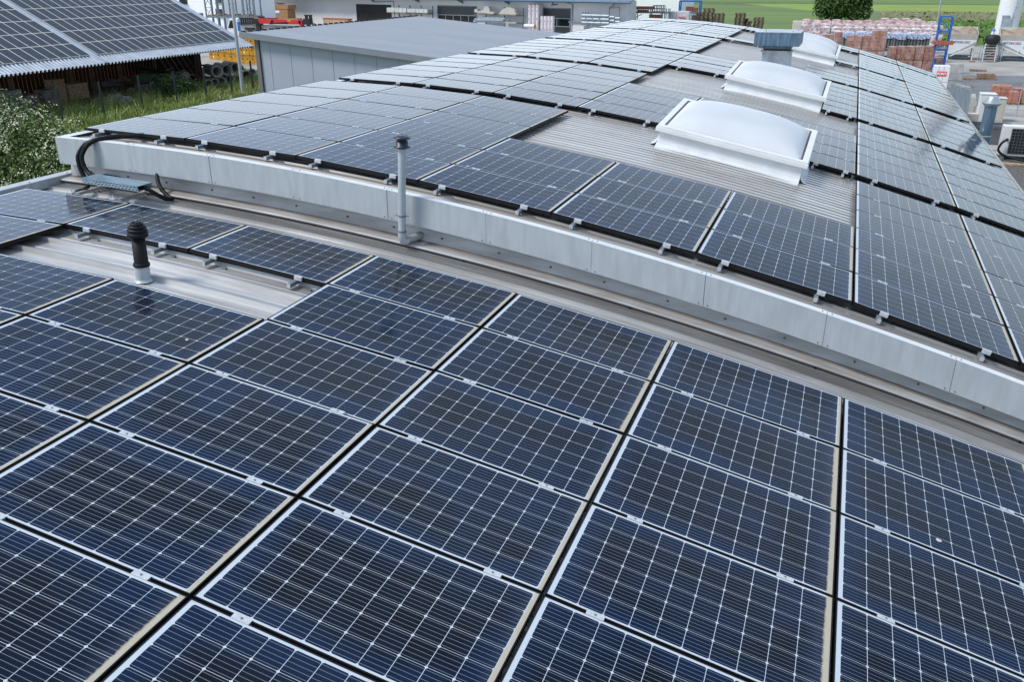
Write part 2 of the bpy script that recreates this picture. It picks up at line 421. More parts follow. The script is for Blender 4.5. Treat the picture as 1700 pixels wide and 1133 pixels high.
def shrink_brick(name, a, bcol, foil, rows):
    """bricks seen through shrink wrap: courses, vertical joints and streaky plastic"""
    m = bpy.data.materials.new(name); m.use_nodes = True
    t = m.node_tree; b = t.nodes['Principled BSDF']; g = G(m)
    tc = t.nodes.new('ShaderNodeTexCoord'); sp = t.nodes.new('ShaderNodeSeparateXYZ'); t.links.new(tc.outputs['Object'], sp.inputs[0])
    oi = t.nodes.new('ShaderNodeObjectInfo')
    h = g.n('ADD', sp.outputs[0], sp.outputs[1])
    jz = g.n('LESS_THAN', g.n('FRACT', g.n('MULTIPLY', sp.outputs[2], rows)), 0.10)
    jx = g.n('LESS_THAN', g.n('FRACT', g.n('MULTIPLY', h, 2.0)), 0.07)
    vo = t.nodes.new('ShaderNodeTexVoronoi'); vo.inputs['Scale'].default_value = 3.4; t.links.new(tc.outputs['Object'], vo.inputs['Vector'])
    hole = g.n('MULTIPLY', g.n('LESS_THAN', vo.outputs['Distance'], 0.26), 0.55)
    mv = t.nodes.new('ShaderNodeVectorMath'); mv.operation = 'ADD'
    cmb = t.nodes.new('ShaderNodeCombineXYZ'); t.links.new(g.n('MULTIPLY', oi.outputs['Random'], 40.0), cmb.inputs[0])
    t.links.new(tc.outputs['Object'], mv.inputs[0]); t.links.new(cmb.outputs[0], mv.inputs[1])
    n1 = g.noise(mv.outputs[0], 2.0, 5, 0.6); n2 = g.noise(mv.outputs[0], 7.0, 4, 0.7)
    c = g.mix(n2, a, bcol)
    c = g.mix(g.n('MAXIMUM', g.n('MULTIPLY', g.n('MAXIMUM', jz, jx), 0.6), hole), c, (0.06, 0.03, 0.025))
    c = g.mix(g.n('MULTIPLY', g.step(n1, 0.40, 0.75), foil), c, (0.60, 0.52, 0.52))
    t.links.new(c, b.inputs['Base Color']); b.inputs['Roughness'].default_value = 0.26
    bp = t.nodes.new('ShaderNodeBump'); bp.inputs['Strength'].default_value = 0.5; bp.inputs['Distance'].default_value = 0.05
    t.links.new(n2, bp.inputs['Height']); t.links.new(bp.outputs[0], b.inputs['Normal'])
    return m
M['brownpack'] = shrink_brick('wrapped_brown_brick', (0.26, 0.12, 0.085), (0.40, 0.20, 0.15), 0.45, 4.0)
M['redpack'] = shrink_brick('wrapped_red_brick', (0.36, 0.11, 0.06), (0.48, 0.19, 0.11), 0.15, 4.0)

def printed_pack():
    """white and rose printed foil with orange ovals and grey lettering bars"""
    m = bpy.data.materials.new('printed_foil'); m.use_nodes = True
    t = m.node_tree; b = t.nodes['Principled BSDF']; g = G(m)
    tc = t.nodes.new('ShaderNodeTexCoord'); sp = t.nodes.new('ShaderNodeSeparateXYZ'); t.links.new(tc.outputs['Object'], sp.inputs[0])
    oi = t.nodes.new('ShaderNodeObjectInfo')
    h = g.n('ADD', sp.outputs[0], sp.outputs[1])
    z = g.n('MULTIPLY', sp.outputs[2], 3.0)
    row = g.n('FLOOR', z); fz = g.n('SUBTRACT', g.n('FRACT', z), 0.5)
    hx = g.n('ADD', g.n('MULTIPLY', h, 1.9), g.n('ADD', g.n('MULTIPLY', row, 0.42), g.n('MULTIPLY', oi.outputs['Random'], 5.0)))
    fx = g.n('SUBTRACT', g.n('FRACT', hx), 0.5)
    keep = g.n('GREATER_THAN', g.noise(tc.outputs['Object'], 1.3, 2), 0.47)
    ov = g.n('LESS_THAN', g.n('ADD', g.n('POWER', g.n('DIVIDE', g.n('ADD', fx, 0.2), 0.24), 2.0), g.n('POWER', g.n('DIVIDE', fz, 0.36), 2.0)), 1.0)
    bar = g.n('MULTIPLY', g.n('GREATER_THAN', fx, 0.06), g.n('LESS_THAN', g.n('ABSOLUTE', g.n('SUBTRACT', fz, 0.1)), 0.22))
    mv = t.nodes.new('ShaderNodeVectorMath'); mv.operation = 'ADD'
    cmb = t.nodes.new('ShaderNodeCombineXYZ'); t.links.new(g.n('MULTIPLY', oi.outputs['Random'], 40.0), cmb.inputs[1])
    t.links.new(tc.outputs['Object'], mv.inputs[0]); t.links.new(cmb.outputs[0], mv.inputs[1])
    n1 = g.noise(mv.outputs[0], 1.6, 6, 0.65); n2 = g.noise(mv.outputs[0], 9.0, 4, 0.7)
    c = g.mix(g.step(n1, 0.35, 0.7), (0.42, 0.31, 0.31), (0.80, 0.77, 0.79))
    c = g.mix(g.n('MULTIPLY', bar, 0.7), c, (0.16, 0.15, 0.18))
    c = g.mix(g.n('MULTIPLY', g.n('MULTIPLY', ov, keep), 0.8), c, (0.66, 0.17, 0.08))
    t.links.new(c, b.inputs['Base Color']); b.inputs['Roughness'].default_value = 0.3
    bp = t.nodes.new('ShaderNodeBump'); bp.inputs['Strength'].default_value = 0.5; bp.inputs['Distance'].default_value = 0.05
    t.links.new(n2, bp.inputs['Height']); t.links.new(bp.outputs[0], b.inputs['Normal'])
    return m
M['printed'] = printed_pack()

def roof_metal(name, col, dirt, dark, rough=0.3, metal=0.9):
    m = bpy.data.materials.new(name); m.use_nodes = True
    t = m.node_tree; b = t.nodes['Principled BSDF']; g = G(m)
    tc = t.nodes.new('ShaderNodeTexCoord'); mp = t.nodes.new('ShaderNodeMapping'); mp.inputs['Scale'].default_value = (0.35, 5.0, 1.0)
    t.links.new(tc.outputs['Object'], mp.inputs['Vector'])
    n1 = g.noise(mp.outputs[0], 1.6, 6, 0.6); n2 = g.noise(tc.outputs['Object'], 0.8, 4)
    c = g.mix(g.step(n1, 0.32, 0.72), dirt, col)
    c = g.mix(g.n('MULTIPLY', g.step(n2, 0.48, 0.75), dark), c, dirt)
    t.links.new(c, b.inputs['Base Color'])
    b.inputs['Metallic'].default_value = metal; b.inputs['Roughness'].default_value = rough
    return m
M['roof_near'] = roof_metal('near_roof_sheet', (0.56, 0.565, 0.57), (0.34, 0.335, 0.33), 0.5, 0.46, 0.55)
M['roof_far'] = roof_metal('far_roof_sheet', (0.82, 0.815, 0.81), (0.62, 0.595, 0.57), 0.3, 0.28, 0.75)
M['roof_flute'] = roof_metal('shaded_flute', (0.27, 0.265, 0.26), (0.17, 0.155, 0.14), 0.4, 0.5, 0.2)  # shade of the flutes and rib sides put into the colour
M['roof_edge'] = roof_metal('dark_edge_sheet', (0.42, 0.41, 0.40), (0.24, 0.225, 0.21), 0.4, 0.34, 0.6)  # darker tone for the finely ribbed edge sheet

# ------------------------------------------------------------------ ground, yard, fields
def ground_mat():
    m = mat('meadow', (0.055, 0.10, 0.022), 0.95, 0, 0.4, 0.25, col2=(0.09, 0.135, 0.03), bump=0.5, bscale=6)
    return m
M['meadow'] = ground_mat()
M['field'] = mat('crop_field', (0.088, 0.150, 0.034), 0.95, 0, 0.2, 0.05, col2=(0.125, 0.180, 0.042), stretch=(0.6, 2.0, 1))
M['rape'] = mat('yellow_green_field', (0.19, 0.265, 0.04), 0.95, 0, 0.15, 0.1)
M['reed'] = mat('brown_reed', (0.16, 0.16, 0.09), 0.95, 0, 0.3, 0.2, col2=(0.09, 0.12, 0.05), stretch=(0.5, 2, 1))
M['paleherb'] = mat('pale_reed', (0.27, 0.22, 0.13), 0.95, 0, 0.25, 0.3)
M['darkhedge'] = mat('hedge_green', (0.03, 0.062, 0.016), 0.95, 0, 0.4, 0.4)
M['yard'] = mat('dusty_paving', (0.36, 0.35, 0.33), 0.9, 0, 0.15, 0.35, col2=(0.24, 0.23, 0.215), bump=0.15, bscale=8)
M['asphalt'] = mat('grey_sett_paving', (0.165, 0.175, 0.185), 0.85, 0, 0.25, 0.35, col2=(0.115, 0.12, 0.13), bump=0.4, bscale=14)
M['gravel'] = mat('dark_gravel', (0.16, 0.155, 0.15), 0.95, 0, 0.5, 9.0, col2=(0.045, 0.045, 0.045), bump=1.0, bscale=30)
M['soil'] = mat('shed_soil', (0.085, 0.068, 0.055), 0.95, 0, 0.4, 1.0, bump=0.4, bscale=10)
M['pit'] = mat('dark_membrane', (0.035, 0.034, 0.035), 0.7, 0, 0.2, 3)

def sheet(name, pts, z, m, sub=0):
    mb = MB(); mb.add([(p[0], p[1], z) for p in pts], [tuple(range(len(pts)))])
    return tag(mb.build(name, m, recalc=False), kind='structure')
sheet('ground', [(-700, -60), (700, -60), (700, 1500), (-700, 1500)], 0.0, M['meadow'])
sheet('field', [(-260, 118), (7, 118), (60, 205), (-60, 262), (-420, 300)], 0.004, M['field'])
sheet('field', [(-10, 216), (120, 222), (140, 285), (-30, 262)], 0.008, M['rape'])
sheet('field', [(-700, 268), (700, 290), (700, 900), (-700, 900)], 0.008, M['field'])
sheet('reed_bed', [(6, 172), (110, 176), (110, 214), (-4, 212)], 0.012, M['reed'])
sheet('yard_paving', [(4.6, 43), (60, 43), (60, 112), (-40, 112), (-40, 46), (4.0, 46)], 0.004, M['yard'])
sheet('road', [(6.4, 62), (40, 66), (40, 84), (9, 79), (6.4, 72)], 0.008, M['asphalt'])
sheet('forecourt', [(-85, 62), (-30, 62), (-30, 128), (-95, 128)], 0.006, M['yard'])
sheet('gravel_bed', [(3.9, 18), (30, 18), (30, 43), (3.9, 43)], 0.006, M['gravel'])
sheet('shed_floor', [(-50, 25), (-43.5, 25), (-43.5, 55), (-50, 55)], 0.008, M['soil'])

# ------------------------------------------------------------------ roof curves
class Arc:
    def __init__(s, cx, cz, rad): s.cx, s.cz, s.R = cx, cz, rad
    def z(s, x, d=0.0): return s.cz + math.sqrt((s.R + d) ** 2 - (x - s.cx) ** 2)
    def slope(s, x): return math.asin((x - s.cx) / s.R)
    def p(s, x, y, d=0.0):
        """point d above the module plane at chord position x"""
        a = s.slope(x); return Vector((s.cx + (s.R + d) * math.sin(a), y, s.cz + (s.R + d) * math.cos(a)))
FAR = Arc(-9.882, -38.972, 44.386)
NEAR = Arc(-10.372, -43.695, 48.536)
W = 1.67
def chain(x, z, angs):
    P = [(x, z)]
    for a in angs: P.append((P[-1][0] + W * math.cos(a), P[-1][1] - W * math.sin(a)))
    return P
FA = [0.023, 0.0637, 0.1051, 0.1425, 0.1737, 0.2111, 0.2568, 0.290]
NA = [0.026, 0.064, 0.1066, 0.1388, 0.1725, 0.2037, 0.237, 0.268, 0.30]
FN = chain(-9.535, -1.891 + CAMZ, FA)
NN = chain(-7.862 - W * math.cos(0.026), -2.527 + CAMZ + W * math.sin(0.026), NA)
FY = {1: 8.917, 2: 15.44, 3: 21.95, 4: 28.46, 5: 34.97, 6: 41.48}
FP = 1.0085
NY0 = 3.809

def arc_sweep(mb, arc, prof, x0, x1, n=24, mi=0, smooth=False):
    """sweep a (y, d) profile along the arc from x0 to x1"""
    vs = []; k = len(prof)
    for i in range(n + 1):
        x = x0 + (x1 - x0) * i / n
        for y, d in prof: vs.append(arc.p(x, y, d))
    fs = [(i * k + j, i * k + j + 1, (i + 1) * k + j + 1, (i + 1) * k + j) for i in range(n) for j in range(k - 1)]
    mb.add(vs, fs, mi, smooth)
def trapez(y0, y1, pitch, top, wtop, wslope, mids=()):
    pr = []; y = y0; dv = top - 0.0
    while y < y1:
        pr += [(y, RIBD), (y + wslope, RIBT), (y + wslope + wtop, RIBT), (y + 2 * wslope + wtop, RIBD)]
        for f, hh in mids: pr += [(y + pitch * f - 0.012, RIBD), (y + pitch * f, RIBD + hh), (y + pitch * f + 0.012, RIBD)]
        y += pitch
    return pr

# ---- far (higher) hall
far = empty('industrial_hall', (-3, 26, 0), 'long grey hall whose higher arched roof carries panels, skylights and a fascia', 'building')
RIBT, RIBD = -0.108, -0.136
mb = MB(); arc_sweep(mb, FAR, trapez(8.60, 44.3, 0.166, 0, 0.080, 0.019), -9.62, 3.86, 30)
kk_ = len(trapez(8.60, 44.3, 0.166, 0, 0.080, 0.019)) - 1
mb.mi = [0 if (i % kk_) % 4 == 1 else 1 for i in range(len(mb.f))]      # crowns bright, rib sides and flutes painted dark as shade
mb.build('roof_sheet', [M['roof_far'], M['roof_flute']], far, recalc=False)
mb = MB()   # walls under the roof
for xw in (-9.35, 3.55):
    mb.bb(xw - 0.1, xw + 0.1, 8.95, 44.0, 0, FAR.z(xw, -0.17) - 0.02)
for yw in (9.05, 44.0):
    for i in range(12):
        xa = -9.25 + i * 12.7 / 12; xb = xa + 12.7 / 12
        mb.add([(xa, yw, 0), (xb, yw, 0), (xb, yw, FAR.z(xb, -0.17)), (xa, yw, FAR.z(xa, -0.17))], [(0, 1, 2, 3)])
mb.build('wall', M['galv'], far)
# fascia boards, one by one
seam = [-9.62 + 1.222 * i for i in range(12)]
for i in range(11):
    xa, xb = seam[i] + 0.0022, seam[i + 1] - 0.0022
    if xb > 3.85: xb = 3.85
    if xa > 3.8: break
    mb = MB(); ns = 4; yf = 8.50
    j = random.uniform(-0.005, 0.005)
    for k in range(ns):
        a = xa + (xb - xa) * k / ns; b = xa + (xb - xa) * (k + 1) / ns
        za, zb = FAR.z(a, -0.072), FAR.z(b, -0.072); h = 0.345
        y0 = yf + j; y1 = yf + 0.05
        # front face, underside lip
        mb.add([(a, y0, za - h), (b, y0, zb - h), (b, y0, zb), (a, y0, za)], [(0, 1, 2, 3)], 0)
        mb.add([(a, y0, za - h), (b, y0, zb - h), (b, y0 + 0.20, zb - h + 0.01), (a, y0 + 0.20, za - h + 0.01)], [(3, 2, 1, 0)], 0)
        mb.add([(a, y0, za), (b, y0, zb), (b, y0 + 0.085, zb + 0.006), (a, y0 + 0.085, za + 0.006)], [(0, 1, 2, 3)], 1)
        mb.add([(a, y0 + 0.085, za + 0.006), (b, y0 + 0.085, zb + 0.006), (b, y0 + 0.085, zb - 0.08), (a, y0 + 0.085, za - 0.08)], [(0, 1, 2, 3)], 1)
    for xe in (xa, xb):
        ze = FAR.z(xe, -0.072)
        mb.add([(xe, yf + j, ze - 0.345), (xe, yf + 0.20, ze - 0.335), (xe, yf + 0.085, ze)], [(0, 1, 2)], 0)
        mb.add([(xe, yf + j, ze - 0.345), (xe, yf + j, ze), (xe, yf + 0.085, ze)], [(0, 1, 2)], 0)
    # screws
    for xe in (xa + 0.045, xb - 0.045):
        ze = FAR.z(xe, -0.072)
        mb.cyl((xe, yf + 0.04, ze + 0.002), (xe, yf + 0.04, ze + 0.010), 0.006, n=8, mi=2)
        mb.cyl((xe, yf + j, ze - 0.32), (xe, yf + j - 0.006, ze - 0.32), 0.006, n=8, mi=2)
    mb.build('fascia_board', [M['fascia'], M['fascia_top'], M['seal']], far, recalc=False)
mb = MB()
for k in range(44):
    a = -9.60 + k * 13.4 / 44; b = a + 13.4 / 44
    mb.add([(a, 8.512, FAR.z(a, -0.075) - 0.34), (b, 8.512, FAR.z(b, -0.075) - 0.34), (b, 8.512, FAR.z(b, -0.075)), (a, 8.512, FAR.z(a, -0.075))], [(0, 1, 2, 3)])
mb.build('fascia_backing', M['fascia'], far, recalc=False)
# left verge trim of the far roof
mb = MB()
mb.add([(-9.63, 8.5, FAR.z(-9.6, -0.07)), (-9.50, 8.5, FAR.z(-9.5, -0.075)), (-9.50, 44.3, FAR.z(-9.5, -0.075)), (-9.63, 44.3, FAR.z(-9.6, -0.07))], [(0, 1, 2, 3)])
mb.add([(-9.63, 8.5, FAR.z(-9.6, -0.07)), (-9.63, 44.3, FAR.z(-9.6, -0.07)), (-9.63, 44.3, FAR.z(-9.6, -0.40)), (-9.63, 8.5, FAR.z(-9.6, -0.40))], [(0, 1, 2, 3)])
mb.build('verge_trim', M['fascia_top'], far)
# stepped base flashing between the two roofs, in lapped lengths with rivets
fl = -9.62
k = 0
while fl < 5.6:
    x1 = min(fl + 1.95, 5.9); mb = MB()
    dz = 0.0015 * (k % 2)
    arc_sweep(mb, NEAR, [(8.452, -0.100), (8.452, -0.046 + dz)], fl, x1 + 0.02, 6, 1)  # dark face paints in the shade line below the ledge lip
    arc_sweep(mb, NEAR, [(8.436, -0.052 + dz), (8.438, -0.040 + dz), (8.447, -0.034 + dz), (8.555, -0.028 + dz)], fl, x1 + 0.02, 6)
    arc_sweep(mb, NEAR, [(8.555, -0.030 + dz), (8.565, -0.024 + dz), (8.632, -0.018 + dz)], fl, x1 + 0.02, 6, 2)
    arc_sweep(mb, NEAR, [(8.632, -0.020 + dz), (8.640, 0.000 + dz), (8.655, 0.085 + dz), (8.66, 0.10), (8.68, 0.34)], fl, x1 + 0.02, 6)
    xr = fl + 0.35
    while xr < x1:
        p = NEAR.p(xr, 8.650, 0.050); mb.cyl(p + Vector((0, 0.004, 0)), p + Vector((0, -0.012, 0.003)), 0.012, n=8, mi=1)
        xr += 0.62
    mb.build('base_flashing', [M['flash'], M['seal'], M['flash_brown']], far, recalc=False)
    fl = x1; k += 1

# ---- near (lower) hall
near = empty('workshop_hall', (-2, 3, 0), 'grey hall in front whose lower arched roof is covered with large solar panels', 'building')
RIBT, RIBD = -0.085, -0.125
mb = MB(); arc_sweep(mb, NEAR, trapez(-2.79, 8.05, 0.333, 0, 0.03, 0.02, ((0.30, 0.006), (0.52, 0.006))), -9.75, 7.2, 30)
arc_sweep(mb, NEAR, [(8.0855, RIBD), (8.10, RIBD), (8.112, RIBD + 0.006), (8.124, RIBD), (8.235, RIBD), (8.242, RIBD + 0.03)], -9.75, 7.2, 30)
mb.build('roof_sheet', M['roof_near'], near, recalc=False)
RIBT, RIBD = -0.088, -0.128
mb = MB(); arc_sweep(mb, NEAR, trapez(8.240, 8.70, 0.067, 0, 0.016, 0.010), -9.75, 7.2, 30)
mb.build('edge_sheet', M['roof_edge'], near, recalc=False)
mb = MB()
mb.add([(-9.62, -3, NEAR.z(-9.6, 0.005)), (-9.77, -3, NEAR.z(-9.6, 0.012)), (-9.77, 8.95, NEAR.z(-9.6, 0.012)), (-9.62, 8.95, NEAR.z(-9.6, 0.005))], [(0, 1, 2, 3)])
mb.add([(-9.62, -3, NEAR.z(-9.6, 0.005)), (-9.62, -3, NEAR.z(-9.6, -0.11)), (-9.62, 8.95, NEAR.z(-9.6, -0.11)), (-9.62, 8.95, NEAR.z(-9.6, 0.005))], [(0, 1, 2, 3)])
mb.add([(-9.77, -3, NEAR.z(-9.6, 0.012)), (-9.77, -3, NEAR.z(-9.6, -0.30)), (-9.77, 8.95, NEAR.z(-9.6, -0.30)), (-9.77, 8.95, NEAR.z(-9.6, 0.012))], [(0, 1, 2, 3)])
for yy in (7.3, 8.0, 8.6): mb.cyl((-9.66, yy, NEAR.z(-9.6, 0.003)), (-9.66, yy, NEAR.z(-9.6, 0.018)), 0.012, n=8)
mb.build('verge_trim', M['galv'], near)
mb = MB()
for xw in (-9.5, 7.0): mb.bb(xw - 0.1, xw + 0.1, -2.9, 8.9, 0, NEAR.z(xw, -0.14) - 0.02)
for i in range(14):
    xa = -9.4 + i * 16.3 / 14; xb = xa + 16.3 / 14
    mb.add([(xa, -2.9, 0), (xb, -2.9, 0), (xb, -2.9, NEAR.z(xb, -0.14)), (xa, -2.9, NEAR.z(xa, -0.14))], [(0, 1, 2, 3)])
mb.build('wall', M['galv'], near)

# ------------------------------------------------------------------ solar panels
TH = 0.040
def panel_parts(Lx):
    fr = MB(); lip = 0.0075
    fr.bb(0, Lx, 0, lip, 0, TH); fr.bb(0, Lx, PWD - lip, PWD, 0, TH)
    fr.bb(0, lip, lip, PWD - lip, 0, TH); fr.bb(Lx - lip, Lx, lip, PWD - lip, 0, TH)
    gl = MB(); gl.add([(lip, lip, TH - 0.003), (Lx - lip, lip, TH - 0.003), (Lx - lip, PWD - lip, TH - 0.003), (lip, PWD - lip, TH - 0.003)], [(0, 1, 2, 3)])
    gl.add([(lip, lip, TH - 0.010), (Lx - lip, lip, TH - 0.010), (Lx - lip, PWD - lip, TH - 0.010), (lip, PWD - lip, TH - 0.010)], [(3, 2, 1, 0)])
    return fr, gl
def clamp_mid(cx):
    mb = MB(); y = PWD + (FP - PWD) / 2
    mb.bb(cx - 0.055, cx + 0.055, y - 0.018, y + 0.018, TH + 0.0005, TH + 0.005)
    mb.bb(cx - 0.055, cx + 0.055, y - 0.0065, y + 0.0065, 0.0, TH)
    mb.cyl((cx, y, TH + 0.004), (cx, y, TH + 0.009), 0.007, n=8, mi=1)
    return mb
def clamp_end(cx):
    """end clamp with rail stub and hook under the front edge of a block"""
    mb = MB()
    mb.bb(cx - 0.042, cx + 0.042, -0.022, 0.012, TH + 0.0005, TH + 0.006)
    mb.bb(cx - 0.042, cx + 0.042, -0.026, -0.004, 0.004, TH + 0.0005)
    mb.bb(cx - 0.055, cx - 0.015, -0.13, 0.35, -0.045, -0.003, 1)
    mb.bb(cx - 0.055, cx - 0.015, -0.132, -0.128, -0.047, -0.001, 0)
    mb.bb(cx + 0.10, cx + 0.155, -0.03, 0.0, -0.075, -0.062, 1)
    return mb
MESH = {}
def mesh_of(mb, name, mats):
    o = mb.build(name, mats, None)
    me = o.data; bpy.data.objects.remove(o); return me
for key, Lx in (('full', PL), ('short', 0.82)):
    fr, gl = panel_parts(Lx)
    MESH[key, 'frame'] = mesh_of(fr, 'frame', M['frame'])
    MESH[key, 'glass'] = mesh_of(gl, 'glass', M['glass'] if key == 'full' else M['glass_short'])
    for i, f in enumerate((0.19, 0.81)):
        MESH[key, 'mid', i] = mesh_of(clamp_mid(Lx * f), 'clamp', [M['alu'], M['steel']])
        MESH[key, 'end', i] = mesh_of(clamp_end(Lx * f), 'clamp', [M['alu'], M['steel']])
def add_part(name, me, parent):
    o = bpy.data.objects.new(name, me); COL.objects.link(o); o.parent = parent; return o
ORD = ['first', 'second', 'third', 'fourth', 'fifth', 'sixth', 'seventh', 'eighth', 'ninth', 'tenth', 'eleventh', 'twelfth']
def place_panel(node, ang, y, label, group, front, back, key='full', dx=0.010):
    q = Vector((math.cos(ang), 0, -math.sin(ang))); nrm = Vector((math.sin(ang), 0, math.cos(ang)))
    loc = Vector((node[0], y, node[1])) + q * dx - nrm * TH
    r = bpy.data.objects.new('solar_panel', None); r.empty_display_size = 0.2; COL.objects.link(r)
    r.location = loc
    r.rotation_euler = (random.gauss(0, R(0.10)), ang + random.gauss(0, R(0.12)), 0)
    tag(r, label, 'solar panel', group)
    add_part('frame', MESH[key, 'frame'], r); add_part('glass', MESH[key, 'glass'], r)
    if not back:
        for i in (0, 1): add_part('clamp', MESH[key, 'mid', i], r)
    if front:
        for i in (0, 1): add_part('clamp', MESH[key, 'end', i], r)
    return r
GN = 'large dark panels on the lower front roof'
GF = 'panels in blocks on the higher arched roof'
# near roof: rows j counted from the front; row 3 lies along the fascia
def near_on(c, j):
    if j == 2 and c in (1, 2): return False
    return -2 <= j <= 3 and 0 <= c < 9
rowname = {3: 'row along the fascia', 2: 'second row from the fascia', 1: 'third row from the fascia', 0: 'fourth row from the fascia', -1: 'fifth row from the fascia', -2: 'sixth row from the fascia'}
for c in range(9):
    for j in range(-2, 4):
        if not near_on(c, j): continue
        place_panel(NN[c], NA[c], NY0 + j * FP, 'front roof panel, %s, %s column from left' % (rowname[j], ORD[c]), GN,
                    not near_on(c, j - 1), j == 3 or not near_on(c, j + 1))
# far roof
def far_on(c, b, j):
    if j < 0 or j > (1 if b == 6 else 5): return None
    if c in (0, 1, 2, 6, 7): return 'full'
    if b == 1: return 'full' if j <= 2 else None
    if b == 2:
        if c == 3: return 'full' if j <= 3 else None
        if c == 4: return 'full' if j == 3 else None
        if c == 5: return 'short' if j <= 2 else ('full' if j == 3 else None)
    if b == 3:
        if c == 3: return 'full' if j >= 2 else None
        if c == 5: return 'short'
    if b == 4 and c == 5: return 'full' if j <= 2 else None
    if b == 5 and c in (3, 5): return ('full' if c == 3 else 'short') if j == 0 else None
    if b == 6: return 'full'
    return None
for b in range(1, 7):
    for c in range(8):
        for j in range(6):
            k = far_on(c, b, j)
            if not k: continue
            y = FY[b] + j * FP
            if c == 7 and b == 4: y += 0.28
            place_panel(FN[c], FA[c], y, '%s panel, higher roof, %s column from left, %s block back, %s row of it' % ('narrow' if k == 'short' else 'full', ORD[c], ORD[b - 1], ORD[j]), GF,
                        far_on(c, b, j - 1) is None, far_on(c, b, j + 1) is None, k, 0.010 if k == 'full' else W - 0.835)

# ------------------------------------------------------------------ skylights, ventilator, pipes
def skylight(y0, depth, label, two=False, rise=0.16):
    xl, xr = -2.80, -0.44
    zl, zr = FAR.z(xl, -0.13), FAR.z(xr, -0.13)
    root = empty('skylight', ((xl + xr) / 2, y0 + depth / 2, (zl + zr) / 2), label, 'skylight', 'domed skylights on the higher roof')
    ax = Vector((xr - xl, 0, zr - zl)).normalized(); nz_ = Vector((-ax.z, 0, ax.x)); ay = Vector((0, math.cos(R(4)), math.sin(R(4))))
    O = Vector((xl, y0, zl)); ln = Vector((xr - xl, 0, zr - zl)).length
    def P(u, v, h): return O + ax * u + Vector((0, v, 0)) + nz_ * (h + rise * v / depth)
    def hexa(mb, u0, u1, v0, v1, h0, h1, mi=0, flare=0.0):
        vs = [P(u0 - flare, v0 - flare, h0 if flare == 0 else -0.02), P(u1 + flare, v0 - flare, h0 if flare == 0 else -0.02), P(u1 + flare, v1 + flare, h0 if flare == 0 else -0.10), P(u0 - flare, v1 + flare, h0 if flare == 0 else -0.10),
              P(u0, v0, h1), P(u1, v0, h1), P(u1, v1, h1), P(u0, v1, h1)]
        mb.add(vs, [(3, 2, 1, 0), (4, 5, 6, 7), (0, 1, 5, 4), (1, 2, 6, 5), (2, 3, 7, 6), (3, 0, 4, 7)], mi)
    mb = MB(); hexa(mb, 0.03, ln - 0.03, 0.04, depth - 0.04, -0.1, 0.27)
    mb.build('curb', M['white'], root, bevel=0.01)
    mb = MB()      # flared skirt onto the ribs
    pr = [(0.0, 0.10), (0.02, 0.045), (0.08, 0.012), (0.17, 0.0)]
    for (uA, vA, uB, vB, du, dv) in ((0.03, 0.04, ln - 0.03, 0.04, 0, -1), (ln - 0.03, 0.04, ln - 0.03, depth - 0.04, 1, 0), (0.03, depth - 0.04, 0.03, 0.04, -1, 0)):
        for (o0, h0), (o1, h1) in zip(pr[:-1], pr[1:]):
            s = 0.75 if dv else 0.6
            def ht(h, v): return h + 0.028 - rise * v / depth
            ea = 0.0
            mb.add([P(uA + du * o0 * s, vA + dv * o0, ht(h0, vA)), P(uB + du * o0 * s, vB + dv * o0, ht(h0, vB)), P(uB + du * o1 * s, vB + dv * o1, ht(h1, vB)), P(uA + du * o1 * s, vA + dv * o1, ht(h1, vA))], [(0, 1, 2, 3)])
    mb.build('skirt_flashing', M['fascia_top'], root)
    mb = MB()
    a = 0.10
    hexa(mb, -0.03, ln + 0.03, -0.03, a, 0.265, 0.335); hexa(mb, -0.03, ln + 0.03, depth - a, depth + 0.03, 0.265, 0.335)
    hexa(mb, -0.03, a, a, depth - a, 0.265, 0.335); hexa(mb, ln - a, ln + 0.03, a, depth - a, 0.265, 0.335)
    hexa(mb, -0.015, ln + 0.015, -0.015, a - 0.02, 0.335, 0.365); hexa(mb, -0.015, ln + 0.015, depth - a + 0.02, depth + 0.015, 0.335, 0.365)
    hexa(mb, -0.015, a - 0.02, a - 0.02, depth - a + 0.02, 0.335, 0.365); hexa(mb, ln - a + 0.02, ln + 0.015, a - 0.02, depth - a + 0.02, 0.335, 0.365)
    mb.build('frame', M['white'], root, bevel=0.008)
    mb = MB(); hexa(mb, a - 0.02, ln - a + 0.02, a - 0.02, depth - a + 0.02, 0.28, 0.352)
    mb.build('gasket', M['seal'], root)
    # opal dome(s)
    spans = [(a + 0.01, depth - a - 0.01)] if not two else [(a + 0.01, depth / 2 - 0.03), (depth / 2 + 0.03, depth - a - 0.01)]
    for v0, v1 in spans:
        mb = MB(); nu, nv = 40, 24; u0, u1 = a + 0.01, ln - a - 0.01; vs = []
        for j in range(nv + 1):
            for i in range(nu + 1):
                s, t = -1 + 2 * i / nu, -1 + 2 * j / nv
                e = (max(0, 1 - abs(s) ** 2.6) * max(0, 1 - abs(t) ** 2.6)) ** 0.55
                vs.append(P(u0 + (u1 - u0) * (s + 1) / 2, v0 + (v1 - v0) * (t + 1) / 2, 0.350 + 0.27 * e))
        mb.add(vs, [(j * (nu + 1) + i, j * (nu + 1) + i + 1, (j + 1) * (nu + 1) + i + 1, (j + 1) * (nu + 1) + i) for j in range(nv) for i in range(nu)], 0, True)
        mb.build('dome', M['dome'], root, recalc=False)
    return root
skylight(14.02, 2.15, 'nearest white framed skylight with opal dome, behind the three front panel rows')
skylight(22.15, 2.15, 'middle white framed skylight with opal dome, in front of the ventilator')
skylight(34.2, 3.3, 'farthest skylight with double opal dome, partly behind the metal ventilator', two=True)

